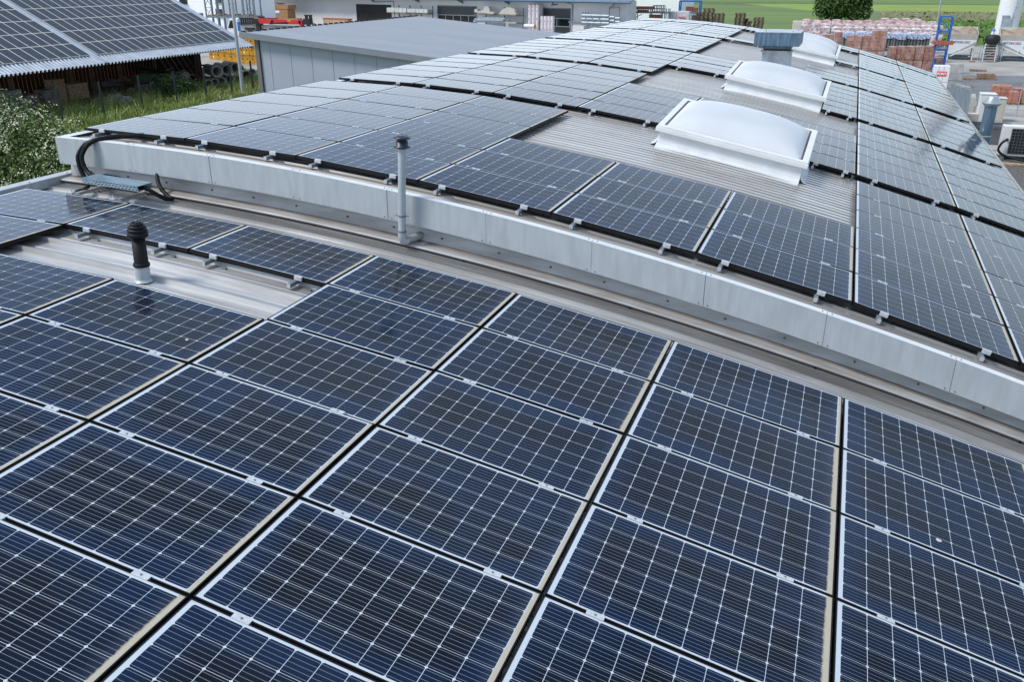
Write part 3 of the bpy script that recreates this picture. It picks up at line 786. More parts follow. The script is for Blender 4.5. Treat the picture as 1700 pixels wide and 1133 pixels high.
v = empty('roof_ventilator', (-2.12, 29.4, FAR.z(-2.12, -0.13)), 'boxy galvanised roof ventilator on a square duct beside the far skylight', 'ventilator')
zb = FAR.z(-2.12, -0.13)
mb = MB(); mb.bb(-2.56, -1.70, 29.0, 29.85, zb - 0.25, 5.12); mb.build('duct', M['galv_light'], v, bevel=0.01)
mb = MB(); mb.bb(-2.60, -1.66, 28.96, 29.89, 5.10, 5.135); mb.build('duct_collar', M['galv_light'], v)
mb = MB(); mb.bb(-2.53, -1.73, 29.03, 29.82, 5.135, 5.20); mb.build('seal', M['seal'], v)
mb = MB(); mb.bb(-2.56, -1.70, 28.98, 29.87, 5.20, 5.30); mb.build('neck', M['galv_blue'], v, bevel=0.006)
mb = MB(); mb.bb(-2.80, -1.45, 28.55, 30.3, 5.30, 5.70)
for q in ((-2.5, 28.9), (-1.7, 28.9), (-1.6, 29.9), (-2.6, 30.0)): mb.cyl((*q, 5.70), (*q, 5.725), 0.015, n=8)
mb.build('hood', M['galv_blue'], v, bevel=0.012)
mb = MB(); mb.bb(-2.81, -1.44, 28.54, 30.31, 5.690, 5.7012); mb.build('hood_lid', M['galv_light'], v)

# grey flue beside the fascia
fp = aty(667.5, 402, 8.38)
v = empty('flue_pipe', fp, 'slim grey flue pipe with dark cap standing in front of the fascia', 'flue pipe')
lean = Vector((math.tan(R(3.2)), 0, 1))
B0 = fp + Vector((0, 0, 0.02)); T0 = B0 + lean * 1.06
mb = MB(); mb.cyl(B0 + lean * 0.06, T0, 0.044, n=20); mb.build('pipe', M['galv'], v)
mb = MB()
for k, h in enumerate((0.10, 0.28)): mb.cyl(B0 + lean * h, B0 + lean * (h + 0.022), 0.050 if k == 0 else 0.047, n=20)
p = B0 + lean * 0.29; mb.bar(p + Vector((-0.085, 0, 0)), p + Vector((0.085, 0, 0)), 0.014, 0.010)
mb.build('pipe_clamp', M['steel'], v)
mb = MB()
for i in range(5):
    pass
e0 = B0 + lean * 0.07
mb.tube([e0 + Vector((0, 0, 0.04)), e0, B0 + Vector((0.012, 0.012, -0.005)), B0 + Vector((0.05, 0.05, -0.022))], 0.048, 16)
mb.build('elbow', M['galv'], v)
mb = MB(); mb.cyl(B0 + Vector((0.03, 0.03, -0.015)), B0 + Vector((0.20, 0.56, 0.02)), 0.043, n=18); mb.build('branch_pipe', M['flash'], v)
mb = MB()
q = lean.normalized().to_track_quat('Z', 'Y').to_matrix().to_4x4(); q.translation = T0
mb.lathe(None, [(0.0, -0.01), (0.05, -0.01), (0.05, 0.0), (0.092, 0.006), (0.092, 0.018), (0.068, 0.022), (0.068, 0.078), (0.055, 0.08), (0.055, 0.098), (0.070, 0.10), (0.094, 0.104), (0.094, 0.114), (0.05, 0.128), (0.0, 0.133)], 28, M=q)
mb.build('cap', M['darkcap'], v)

# black rubber vent in the gap of the near roof
bp0 = NEAR.p(-6.16, 6.13, -0.12)
v = empty('vent_pipe', bp0, 'black rubber vent pipe with ribbed mushroom cap on the bare metal strip', 'vent pipe')
lean = Vector((0.045, 0.02, 1)).normalized()
q = lean.to_track_quat('Z', 'Y').to_matrix().to_4x4(); q.translation = bp0
mb = MB(); mb.lathe(None, [(0.070, 0.0), (0.069, 0.17)], 24, M=q)
mb.lathe(None, [(0.090, 0.004), (0.080, 0.012), (0.071, 0.03)], 24, M=q); mb.build('sleeve', M['galv'], v)
mb = MB(); mb.lathe(None, [(0.073, 0.155), (0.078, 0.158), (0.078, 0.182), (0.071, 0.188), (0.066, 0.20), (0.064, 0.47), (0.0, 0.47)], 28, M=q); mb.build('tube', M['rubber'], v)
mb = MB(); mb.lathe(None, [(0.064, 0.450), (0.092, 0.455), (0.098, 0.470), (0.095, 0.496), (0.086, 0.500), (0.086, 0.506), (0.094, 0.509), (0.089, 0.532), (0.074, 0.535), (0.074, 0.541), (0.082, 0.544), (0.076, 0.562), (0.060, 0.565), (0.060, 0.570), (0.064, 0.573), (0.055, 0.588), (0.030, 0.594), (0.0, 0.595)], 32, M=q)
for k in range(7):
    a = k * 2 * math.pi / 7; e = q @ Vector((0.035 * math.cos(a), 0.035 * math.sin(a), 0.594)); mb.cyl(e - lean * 0.01, e + lean * 0.006, 0.007, n=6)
mb.build('cap', M['rubber'], v)

# perforated cable tray resting on two rail stubs
tx0, tx1, ty0, ty1, tz = -8.74, -7.86, 7.98, 8.22, 4.955
def perf_mat():
    m = mat('perforated_zinc', (0.40, 0.50, 0.56), 0.38, 0.55, 0.12, 8)
    t = m.node_tree; b = t.nodes['Principled BSDF']; g = G(m)
    tc = t.nodes.new('ShaderNodeTexCoord'); sp = t.nodes.new('ShaderNodeSeparateXYZ'); t.links.new(tc.outputs['Object'], sp.inputs[0])
    z = g.n('MULTIPLY', g.n('ADD', sp.outputs[2], 0.06), 40.0); row = g.n('FLOOR', z)
    hx = g.n('FRACT', g.n('ADD', g.n('MULTIPLY', sp.outputs[0], 18.0), g.n('MULTIPLY', row, 0.5)))
    hole = g.n('MULTIPLY', g.n('LESS_THAN', g.n('ABSOLUTE', g.n('SUBTRACT', hx, 0.5)), 0.30), g.n('LESS_THAN', g.n('ABSOLUTE', g.n('SUBTRACT', g.n('FRACT', z), 0.5)), 0.24))
    t.links.new(g.n('SUBTRACT', 1.0, hole), b.inputs['Alpha'])
    return m
M['perf'] = perf_mat()
v = empty('cable_tray', (-8.3, 8.1, tz - 0.06), 'covered perforated zinc cable tray under the left end of the fascia', 'cable tray')
slp = NEAR.slope(-8.3)
def tilt(p): p = Vector(p); return Vector((p.x, p.y, p.z - math.tan(slp) * (p.x + 8.3)))
mb = MB()
for yy in (ty0, ty1): mb.add([tilt((tx0, yy, tz - 0.06)), tilt((tx1, yy, tz - 0.06)), tilt((tx1, yy, tz)), tilt((tx0, yy, tz))], [(0, 1, 2, 3)])
mb.build('side_rail', M['perf'], v, recalc=False)
mb = MB(); mb.prism([tilt((tx0, ty0 - 0.006, tz)), tilt((tx1, ty0 - 0.006, tz)), tilt((tx1, ty1 + 0.006, tz)), tilt((tx0, ty1 + 0.006, tz))], (0, 0, 0.004))
mb.prism([tilt((tx0, ty0, tz - 0.062)), tilt((tx1, ty0, tz - 0.062)), tilt((tx1, ty1, tz - 0.062)), tilt((tx0, ty1, tz - 0.062))], (0, 0, 0.003))
mb.build('cover', mat('tray_lid', (0.27, 0.38, 0.45), 0.35, 0.55, 0.25, 4, stretch=(1, 8, 1)), v)
for i, xr in enumerate((-8.86, -8.20)):
    zr = NEAR.z(xr, -0.055)
    v = empty('mounting_rail', (xr, 7.85, zr), ('aluminium rail stub with end clamp beneath the left end of the cable tray', 'aluminium rail stub with end clamp beneath the right end of the cable tray')[i], 'rail', 'rail stubs under the cable tray')
    mb = MB(); mb.bar((xr, 7.72, zr), (xr + 0.0, 8.5, zr), 0.04, 0.042); mb.build('rail', M['flash'], v)
    mb = MB(); mb.bb(xr - 0.03, xr + 0.05, 7.86, 7.93, zr + 0.02, zr + 0.05); mb.bb(xr - 0.04, xr + 0.08, 7.84, 7.95, zr - 0.02, zr + 0.022)
    mb.cyl((xr + 0.01, 7.895, zr + 0.05), (xr + 0.01, 7.895, zr + 0.085), 0.011, n=8); mb.build('clamp', M['alu'], v, bevel=0.003)
    mb = MB(); mb.bb(xr + 0.12, xr + 0.2, 8.02, 8.07, zr - 0.03, zr + 0.0); mb.build('rib_clip', M['alu'], v)
# black conduits
def spline(pts, n=8):
    P = [Vector(p) for p in pts]; o = []
    for i in range(len(P) - 1):
        p0, p1, p2, p3 = P[max(i - 1, 0)], P[i], P[i + 1], P[min(i + 2, len(P) - 1)]
        for k in range(n):
            t = k / n
            o.append(0.5 * ((2 * p1) + (p2 - p0) * t + (2 * p0 - 5 * p1 + 4 * p2 - p3) * t * t + (3 * p1 - p0 - 3 * p2 + p3) * t ** 3))
    o.append(P[-1]); return o
def conduit(pts, r, label, name='cable_conduit'):
    mb = MB(); pp = spline(pts, 10)
    mb.tube(pp, r, 12)
    for i in range(6, len(pp) - 3, 17):
        d_ = (pp[i + 1] - pp[i]).normalized(); mb.cyl(pp[i] - d_ * 0.006, pp[i] + d_ * 0.006, r * 1.16, n=12)
    o = mb.build(name, M['rubber'], None, recalc=False)
    return tag(o, label, 'cable', 'black corrugated cable conduits')
conduit([(-8.45, 9.05, 5.34), (-8.72, 8.78, 5.36), (-8.98, 8.47, 5.33), (-9.13, 8.38, 5.18), (-9.14, 8.36, 5.02), (-9.07, 8.34, 4.87), (-8.98, 8.28, 4.79), (-8.94, 8.15, 4.76)], 0.029, 'left black conduit looping over the fascia end down to the roof')
conduit([(-8.41, 9.10, 5.335), (-8.69, 8.83, 5.365), (-8.93, 8.485, 5.345), (-9.07, 8.385, 5.19), (-9.075, 8.365, 5.04), (-8.99, 8.35, 4.94), (-8.86, 8.30, 4.925), (-8.70, 8.17, 4.92)], 0.029, 'right black conduit looping over the fascia into the cable tray')
conduit([(-8.03, 8.62, 5.02), (-8.02, 8.5, 4.96), (-7.93, 8.42, 4.84), (-7.80, 8.38, 4.745), (-7.70, 8.36, 4.715)], 0.026, 'black conduit dropping from under the fascia onto the ribbed sheet')
conduit([(-8.02, 8.1, 4.90), (-7.86, 8.11, 4.885), (-7.76, 8.18, 4.80), (-7.72, 8.26, 4.735), (-7.70, 8.36, 4.712)], 0.026, 'black conduit coming out of the right end of the cable tray')
conduit([(-9.05, 7.80, 4.72), (-9.0, 7.95, 4.74), (-8.93, 8.06, 4.77), (-8.87, 8.16, 4.78)], 0.026, 'short black conduit entering beneath the leftmost panel')
mb = MB(); mb.prism([(-8.99, 8.72, 4.95), (-8.78, 8.72, 4.93), (-8.775, 8.72, 4.85), (-8.985, 8.72, 4.87)], (0, 0.012, 0)); mb.prism([(-9.03, 8.60, 4.862), (-8.775, 8.60, 4.842), (-8.775, 8.73, 4.842), (-9.0, 8.73, 4.862)], (0, 0, 0.012))
tag(mb.build('plastic_offcut', M['blueplastic']), 'blue plastic offcut tucked under the left fascia board', 'plastic piece')

# ------------------------------------------------------------------ right hand side: chimney, cabinets, heat pump
cb_ = Vector((4.45, 28.3, 0))
v = empty('exhaust_stack', cb_, 'round galvanised exhaust stack with conical hood beside the roof edge', 'exhaust stack')
pt = aty(1649, 172, 28.3); pb = aty(1636, 235, 28.3)
dx = pt.x - 4.0
xc = (aty(1648, 165, 28.3)).x
mb = MB(); mb.cyl((xc, 28.3, 0), (xc, 28.3, 3.86), 0.165, n=28); mb.build('stack_pipe', M['galv_blue'], v)
mb = MB()
for z in (1.6, 3.0): mb.cyl((xc, 28.3, z), (xc, 28.3, z + 0.03), 0.171, n=28)
mb.build('seam_band', M['galv_light'], v)
mb = MB(); mb.lathe((xc, 28.3, 0), [(0.165, 3.84), (0.25, 3.92), (0.255, 3.95), (0.155, 4.07), (0.15, 4.12), (0.0, 4.13)], 28); mb.build('hood', M['galv_light'], v)

a = aty(1620, 208, 53); b = aty(1640, 208, 53); zt = aty(1631, 166, 53).z
v = empty('white_cabinet', ((a.x + b.x) / 2 + 0.05, 53.3, 0), 'tall white cabinet left of the exhaust stack', 'cabinet')
mb = MB(); mb.bb(a.x - 0.02, b.x + 0.12, 53.0, 53.8, 0, 1.42); mb.build('body', M['white'], v, bevel=0.02)
mb = MB(); mb.bb(a.x - 0.05, b.x + 0.15, 52.97, 53.83, 1.42, 1.46); mb.build('lid', M['white'], v, bevel=0.01)
mb = MB(); mb.bb(a.x + 0.06, b.x + 0.04, 52.985, 53.0, 0.10, 1.34); mb.cyl((b.x - 0.03, 52.985, 0.7), (b.x - 0.03, 52.95, 0.7), 0.02, n=8); mb.build('door', M['white'], v)
c = aty(1668, 175, 53)
v = empty('cream_cabinet', (c.x - 0.3, 53.4, 0), 'cream coloured box cabinet right of the exhaust stack', 'cabinet')
mb = MB(); mb.bb(c.x - 0.72, c.x + 0.06, 53.0, 53.85, 0, 1.22); mb.build('body', M['cream'], v, bevel=0.02)
mb = MB(); mb.bb(c.x - 0.75, c.x + 0.09, 52.97, 53.88, 1.22, 1.26); mb.build('lid', M['cream'], v, bevel=0.01)
mb = MB(); mb.bb(c.x - 0.64, c.x - 0.02, 52.985, 53.0, 0.10, 1.14); mb.build('door', M['cream'], v)
sheet('dark_pad', [(6.0, 45.5), (8.6, 45.5), (8.6, 52.9), (6.2, 52.9)], 0.010, M['pit'])

# heat pump
h0 = atz(1655, 256, 0.12); yh = 41.8
h0 = aty(1655, 256, yh); zl = h0.z
h1 = aty(1658, 213, yh)
v = empty('heat_pump', (7.2, yh + 0.2, 0), 'white outdoor heat pump with dark fan grille on the gravel by the roof', 'heat pump')
HX0, HX1, HZ0, HZ1 = h0.x + 0.05, h0.x + 1.75, 0.18, 1.42
mb = MB(); mb.bb(HX0, HX1, yh, yh + 0.55, HZ0, HZ1); mb.build('casing', M['white'], v, bevel=0.025)
mb = MB(); mb.bb(HX0 + 0.32, HX1 - 0.05, yh - 0.012, yh, HZ0 + 0.08, HZ1 - 0.09); mb.build('fan_opening', M['black'], v)
mb = MB()
for i in range(9):
    z = HZ0 + 0.10 + i * (HZ1 - HZ0 - 0.21) / 8; mb.bar((HX0 + 0.32, yh - 0.022, z), (HX1 - 0.05, yh - 0.022, z), 0.010)
for i in range(11):
    x = HX0 + 0.34 + i * (HX1 - HX0 - 0.41) / 10; mb.bar((x, yh - 0.026, HZ0 + 0.08), (x, yh - 0.026, HZ1 - 0.09), 0.010)
mb.build('grille', M['steel'], v)
mb = MB(); mb.bb(HX0 + 0.1, HX0 + 0.25, yh, yh + 0.5, 0, HZ0); mb.bb(HX1 - 0.25, HX1 - 0.1, yh, yh + 0.5, 0, HZ0); mb.build('foot', M['concrete'], v)
q0 = Vector((HX0 + 0.22, yh - 0.05, 0.62))
mb = MB(); mb.tube(spline([q0 + Vector((0, 0.06, 0.22)), q0 + Vector((-0.03, -0.10, 0.26)), q0 + Vector((-0.22, -0.16, 0.1)), q0 + Vector((-0.28, -0.18, -0.2)), q0 + Vector((0.05, -0.2, -0.42)), q0 + Vector((0.9, -0.6, -0.52)), q0 + Vector((2.6, -1.3, -0.56))]), 0.05, 12)
tag(mb.build('insulated_hose', M['rubber'], recalc=False), 'thick black insulated hose running from the heat pump over gravel', 'hose')

for i, (px, py, ln, wd, hh, rz, mt, nm, lab) in enumerate(((1672, 262, 2.2, 0.18, 0.14, 0.02, 'concrete', 'kerb_stone', 'pale kerb stone lying on the gravel before the heat pump'), (1690, 276, 2.6, 0.12, 0.10, -0.08, 'wood_light', 'timber_beam', 'light timber beam lying on the dark gravel'), (1660, 250, 0.9, 0.35, 0.05, 0.1, 'concrete', 'paving_slab', 'grey paving slab at the foot of the heat pump'), (1645, 214, 1.6, 0.10, 0.16, 0.4, 'steel', 'steel_profile', 'grey steel profile on the dark pad before the cabinets'))):
    g = atz(px, py); mb = MB(); mb.box((g.x, g.y, hh / 2 + 0.012), (ln, wd, hh), rz)
    tag(mb.build(nm, M[mt], bevel=0.015), lab, nm.replace('_', ' '))
for i, (px, py, n_, lab) in enumerate(((1636, 132, 3, 'small stack of flat pallets alone on the grey paving'), (1622, 118, 1, 'single weathered pallet before the left hopper'))):
    g = atz(px, py); root = empty('pallet_stack', (g.x, g.y, 0), lab, 'pallet stack')
    for k in range(n_):
        mb = MB(); z = 0.012 + k * 0.145; o_ = random.uniform(-0.06, 0.06)
        for q in range(3): mb.bb(g.x - 0.6 + o_, g.x + 0.6 + o_, g.y - 0.4 + q * 0.35, g.y - 0.3 + q * 0.35, z, z + 0.10)
        for q in range(5): mb.bb(g.x - 0.6 + o_ + q * 0.27, g.x - 0.48 + o_ + q * 0.27, g.y - 0.4, g.y + 0.4, z + 0.10, z + 0.125)
        mb.build('pallet', M['wood'], root)
# kerb wall, concrete posts, fence with mesh, brick packs behind
mb = MB()
for xx, yy, hh, ww in ((5.55, 50.5, 0.9, 0.22), (5.95, 51.5, 1.42, 0.26), (6.35, 52.2, 0.5, 0.26)):
    pass
for i, (px, pyb, pyt, wd, lab) in enumerate(((1601, 192, 172, 0.34, 'short pale concrete post at the left of the wire fence'), (1609, 190, 156, 0.30, 'tall pale concrete post with rounded top near the wire fence'), (1615, 190, 175, 0.26, 'low pale concrete stub right of the tall concrete post'))):
    g0 = atz(px, pyb); tpt = aty(px, pyt, g0.y); mb = MB()
    h = max(0.4, tpt.z)
    mb.box((g0.x, g0.y, h * 0.42), (wd, wd, h * 0.84), 0.2); mb.box((g0.x, g0.y, h * 0.92), (wd, wd, h * 0.16), 0.2, taper=0.7)
    tag(mb.build('concrete_post', M['cream'], bevel=0.02), lab, 'concrete post', 'pale concrete posts')
g0 = atz(1603, 205); g1 = atz(1627, 196)
mb = MB(); mb.box(((g0.x + g1.x) / 2, (g0.y + g1.y) / 2, 0.2), (1.5, 0.5, 0.4), 0.3)
tag(mb.build('concrete_block', M['cream'], bevel=0.02), 'low pale concrete block between posts and white cabinet', 'concrete block')
# blue-grey panel fence by the roof edge
PA = Vector((5.42, 53.2, 0)); PB = Vector((6.02, 49.6, 0))
v = empty('panel_fence', (PA + PB) / 2, 'blue-grey solid panel fence just beyond the right roof edge', 'fence')
for i in range(4):
    a = PA.lerp(PB, i / 4); b = PA.lerp(PB, (i + 1) / 4); mb = MB(); d = (b - a) * 0.02
    mb.bar(a + d + Vector((0, 0, 0.98)), b - d + Vector((0, 0, 0.98)), 0.04, 1.9); mb.build('fence_panel', M['steel'], v)
mb = MB()
for i in range(5): mb.bar(PA.lerp(PB, i / 4), PA.lerp(PB, i / 4) + Vector((0, 0, 1.98)), 0.06)
mb.build('fence_posts', M['steel_light'], v)
# wire fence along the yard
fy = atz(1660, 192).y
v = empty('wire_fence', (10, fy, 0), 'thin grey wire mesh fence in front of the orange brick packs', 'fence')
mb = MB()
for px in (1620, 1684, 1752): 
    g = atz(px, 191); mb = MB(); mb.cyl((g.x, fy, 0), (g.x, fy, 1.75), 0.03, n=8); mb.build('post', M['steel_light'], v)
xa, xb = atz(1606, 191).x, atz(1760, 191).x
mb = MB()
for z in (0.35, 0.10, 0.55, 0.8, 1.05, 1.3, 1.55): mb.bar((xa, fy, z), (xb, fy, z), 0.035 if z < 0.5 and z > 0.2 else 0.006)
x = xa
while x < xb: mb.bar((x, fy, 0.1), (x, fy, 1.6), 0.005); x += 0.2
mb.build('mesh', M['steel_light'], v)

# ------------------------------------------------------------------ packs of bricks and tiles in the yard
def pallet_part(root, x, y, z, sx, sy):
    mb = MB()
    for k in range(3): mb.bb(x - sx / 2, x + sx / 2, y - sy / 2 + k * (sy - 0.1) / 2, y - sy / 2 + k * (sy - 0.1) / 2 + 0.1, z, z + 0.10)
    mb.bb(x - sx / 2, x + sx / 2, y - sy / 2, y + sy / 2, z + 0.10, z + 0.13)
    mb.build('pallet', M['wood'], root)
def wrapped(x, y, z, sx, sy, sz, mt, label, group, rz=0.0, name='brick_pack', peak=0.06, pallet=True):
    """shrink wrapped load: slightly bulged block with a rumpled foil top, on a pallet"""
    root = empty(name, (x, y, z), label, 'brick pack' if name == 'brick_pack' else 'tile pack', group)
    if pallet: pallet_part(root, x, y, z, sx * 0.96, sy * 0.96)
    mb = MB(); nx, ny, nz_ = 5, 4, 5; z0 = z + (0.13 if pallet else 0)
    rr = random.Random(int(x * 131 + y * 17 + z * 7))
    def pt(i, j, k):
        u, v, t = i / nx * 2 - 1, j / ny * 2 - 1, k / nz_
        bul = 1 + 0.012 * math.sin(t * math.pi) + rr.uniform(-0.012, 0.012)
        return Vector((x + u * sx / 2 * bul, y + v * sy / 2 * bul, z0 + t * (sz - (0.13 if pallet else 0)) + (peak * (1 - max(abs(u), abs(v)) ** 2) + rr.uniform(-0.02, 0.03) if k == nz_ else 0)))
    grid = {}
    def gv(i, j, k):
        if (i, j, k) not in grid: grid[i, j, k] = len(mb.v); mb.v.append(tuple(pt(i, j, k)))
        return grid[i, j, k]
    def q(*c): mb.f.append([gv(*p) for p in c]); mb.mi.append(0); mb.sm.append(False)
    for i in range(nx):
        for k in range(nz_):
            q((i, 0, k), (i + 1, 0, k), (i + 1, 0, k + 1), (i, 0, k + 1)); q((i + 1, ny, k), (i, ny, k), (i, ny, k + 1), (i + 1, ny, k + 1))
        for j in range(ny): q((i, j, nz_), (i + 1, j, nz_), (i + 1, j + 1, nz_), (i, j + 1, nz_))
    for j in range(ny):
        for k in range(nz_):
            q((0, j + 1, k), (0, j, k), (0, j, k + 1), (0, j + 1, k + 1)); q((nx, j, k), (nx, j + 1, k), (nx, j + 1, k + 1), (nx, j, k + 1))
    o = mb.build('wrapped_load', mt, root, recalc=False)
    return root
def tiles_pack(x, y, z, label, sx=0.95, sy=0.9, sz=1.1):
    root = empty('tile_pack', (x, y, z), label, 'tile pack', 'grey roof tile packs under blue foil')
    pallet_part(root, x, y, z, sx, sy)
    mb = MB(); n = 4
    for i in range(n):
        a = x - sx / 2 + sx * (i + 0.5) / n
        mb.cyl((a, y - sy / 2 + 0.12, z + 0.13), (a, y - sy / 2 + 0.12, z + sz * 0.78), sx / n * 0.42, n=10)
    mb.bb(x - sx / 2, x + sx / 2, y - sy / 2 + 0.12, y + sy / 2, z + 0.13, z + sz * 0.78)
    mb.build('roof_tiles', M['tile_grey'], root)
    mb = MB(); hx, hy = sx / 2 + 0.02, sy / 2 + 0.02
    z1, z2, z3 = z + sz * 0.66, z + sz * 0.94, z + sz
    ring = [(-hx, -hy), (-hx / 3, -hy), (hx / 3, -hy), (hx, -hy), (hx, hy), (-hx, hy)]
    lo = [(x + a, y + b, z1 + random.uniform(-0.08, 0.1)) for a, b in ring]; hi = [(x + a, y + b, z2 + random.uniform(-0.02, 0.02)) for a, b in ring]
    mb.add(lo + hi + [(x, y, z3 + 0.03)], [(i, (i + 1) % 6, 6 + (i + 1) % 6, 6 + i) for i in range(6)] + [(6 + i, 6 + (i + 1) % 6, 12) for i in range(6)])
    mb.build('foil_hood', M['foil_blue'], root)
def rname(i): return (ORD + ['thirteenth', 'fourteenth'])[i]
GB = 'printed brick packs in the yard rows'
# back rows of printed packs (white and rose foil with orange ovals)
rows = [(103.5, [1.03 * i + 3.0 for i in range(0, 4)], 3.05, 'farthest row'), (100.0, [-4.65 + 1.0 * i for i in range(13)], 2.95, 'fourth row back'),
        (96.4, [-3.6 + 1.02 * i for i in range(12)], 2.80, 'third row back'), (93.0, [-2.55 + 1.02 * i for i in range(10)], 2.65, 'second row back'), (89.6, [-1.35 + 1.05 * i for i in range(9)], 2.45, 'first row')]
for y, xs, top, rn in rows:
    h = top / 2
    for i, x in enumerate(xs):
        jx, jy = random.uniform(-0.03, 0.03), random.uniform(-0.12, 0.12)
        hh = h + random.uniform(-0.03, 0.05)
        wrapped(x + jx, y + jy, 0, 0.95, 0.95, h - 0.01, M['printed'], 'printed brick pack, bottom level, %s, %s from left' % (rn, rname(i)), GB)
        wrapped(x + jx + random.uniform(-0.03, 0.03), y + jy, h, 0.95, 0.95, hh, M['printed'], 'printed brick pack, top level, %s, %s from left' % (rn, rname(i)), GB, peak=0.12)
# plain rose packs left of the tile packs
GP = 'plain shrink wrapped brick packs'
for (x, y, z, h, lab) in ((-2.05, 86.5, 0, 1.1, 'leftmost rose wrapped brick pack before the printed rows, lower one'), (-2.0, 86.5, 1.1, 1.25, 'leftmost rose wrapped brick pack before the printed rows, upper one'),
                          (-0.95, 86.0, 0, 1.25, 'tall rose brick pack right of the leftmost pair, lower one'), (-0.95, 86.0, 1.25, 1.35, 'tall rose wrapped brick pack right of the leftmost pair, upper one')):
    wrapped(x, y, z, 0.98, 0.95, h, M['brownpack'], lab, GP)
# grey tile packs under blue foil
for i, x in enumerate((-0.3, 0.6, 1.5, 2.95, 3.85, 4.75, 5.75)):
    for k in (0, 1): tiles_pack(x, 84.3 + (i % 2) * 0.15, k * 1.38, 'grey roof tile pack under blue foil, %s from left, %s level' % (ORD[i], ('bottom', 'top')[k]), sz=1.36)
# brown packs in front
spec = [(0.2, 77.2, 0, 1.12, 1.42), (0.2, 77.2, 1.42, 1.12, 1.45), (1.15, 77.3, 0, 0.72, 1.42), (1.15, 77.3, 1.42, 0.72, 1.45), (2.02, 77.0, 0, 1.10, 1.72), (2.02, 77.0, 1.72, 1.10, 1.55)]
for i, (x, y, z, sx, h) in enumerate(spec):
    wrapped(x, y, z, sx, 0.95, h, M['brownpack'], 'brown wrapped brick pack, %s stack in front of blue tile packs, %s one' % (ORD[i // 2], ('lower', 'upper')[i % 2]), GP)
for i, (x, sx) in enumerate(((3.25, 0.62), (3.95, 0.72), (4.62, 0.60), (5.28, 0.66), (6.05, 0.76))):
    for k in (0, 1):
        wrapped(x - 0.03, 79.3 + 0.1 * (i % 2), k * 0.92, sx, 0.9, (0.92, 1.02 + 0.03 * i)[k], M['brownpack'], 'brown brick pack, %s in the low row left of blue rack, %s one' % (ORD[i], ('lower', 'upper')[k]), GP)
# orange packs behind the wire fence
for i, (px0, px1, pyb, hh, y) in enumerate(((1640, 1672, 178, 0.95, 62.5), (1668, 1683, 186, 0.75, 61.2), (1676, 1695, 184, 0.80, 62.6), (1690, 1716, 186, 0.85, 61.4))):
    a = aty(px0, pyb, y); b = aty(px1, pyb, y)
    wrapped((a.x + b.x) / 2, y, 0, b.x - a.x, 0.8, hh, M['redpack'], 'orange brick pack behind the wire fence, %s from the left' % ORD[i], 'orange brick packs behind the fence', pallet=(i > 0))

# ------------------------------------------------------------------ blue rack tower with pallets
a = aty(1565, 26, 78); b = aty(1583, 26, 78)
RX0, RX1, RY0, RY1, RZ = 6.30, 7.16, 78.0, 79.1, 4.35
v = empty('pallet_rack', ((RX0 + RX1) / 2, 78.5, 0), 'tall blue steel pallet rack at the right end of the brick packs', 'rack')
for x in (RX0, RX1):
    for y in (RY0, RY1):
        mb = MB(); mb.bar((x, y, 0), (x, y, RZ), 0.09); mb.build('upright', M['blue'], v)
for z in (RZ - 0.04, 1.85, 3.25, 0.62):
    mb = MB(); mb.bar((RX0, RY0, z), (RX1, RY0, z), 0.07); mb.bar((RX0, RY1, z), (RX1, RY1, z), 0.07)
    for x in (RX0, RX1): mb.bar((x, RY0, z), (x, RY1, z), 0.05)
    mb.build('beam', M['blue'], v)
mb = MB()
for x in (RX0, RX1):
    for k, (z0, z1) in enumerate(((0.1, 1.1), (1.1, 1.8), (1.9, 2.6), (2.6, 3.2), (3.3, 4.2))):
        ya, yb = (RY0, RY1) if k % 2 else (RY1, RY0); mb.bar((x, ya, z0), (x, yb, z1), 0.04)
mb.bar((RX0, RY0, 4.15), (RX1, RY0, 3.3), 0.06); mb.bar((RX0, RY0, 0.7), (RX1, RY0, 1.6), 0.06); mb.bar((RX0, RY0, 1.95), (RX1, RY0, 2.6), 0.05)
mb.build('brace', M['blue'], v)
mb = MB()
for i in range(9): mb.bb(RX0 + 0.05 + i * 0.095, RX0 + 0.12 + i * 0.095, RY0 + 0.1, RY1 - 0.1, 3.05, 3.42)
tag(mb.build('tile_row', M['steel_light']), 'row of grey upright tiles on the highest shelf of the blue rack', 'tiles')
for k, (z0, z1) in enumerate(((2.28, 2.52),)):
    mb = MB()
    for i in range(12): mb.bb(RX0 - 0.28 + i * 0.125, RX0 - 0.17 + i * 0.125, RY0 - 0.15, RY1, z0, z1 + 0.03 * (i % 2))
    tag(mb.build('clay_tiles', M['tile_red']), 'long row of red clay tiles sticking out of the blue rack', 'tiles')
for i in range(3):
    x = RX0 + 0.17 + i * 0.31; root = empty('white_drum', (x, RY0 + 0.3, 1.92), 'white drum on the middle shelf of the blue rack, %s from the left' % ORD[i], 'drum', 'white drums on the blue rack')
    mb = MB(); mb.lathe((x, RY0 + 0.3, 1.92), [(0, 0), (0.12, 0), (0.13, 0.02), (0.13, 0.30), (0.10, 0.33), (0, 0.33)], 16); mb.build('drum_body', M['white'], root)
    mb = MB(); mb.lathe((x, RY0 + 0.3, 2.25), [(0.0, 0.02), (0.06, 0.02), (0.06, -0.005)], 12); mb.build('drum_cap', M['cream'], root)
mb = MB(); mb.bb(RX0 + 0.1, RX1 - 0.1, RY0 + 0.1, RY1 - 0.1, 0.66, 1.2); tag(mb.build('timber_crate', M['wood'], bevel=0.02), 'brown timber crate on the lowest shelf of the blue rack', 'crate')

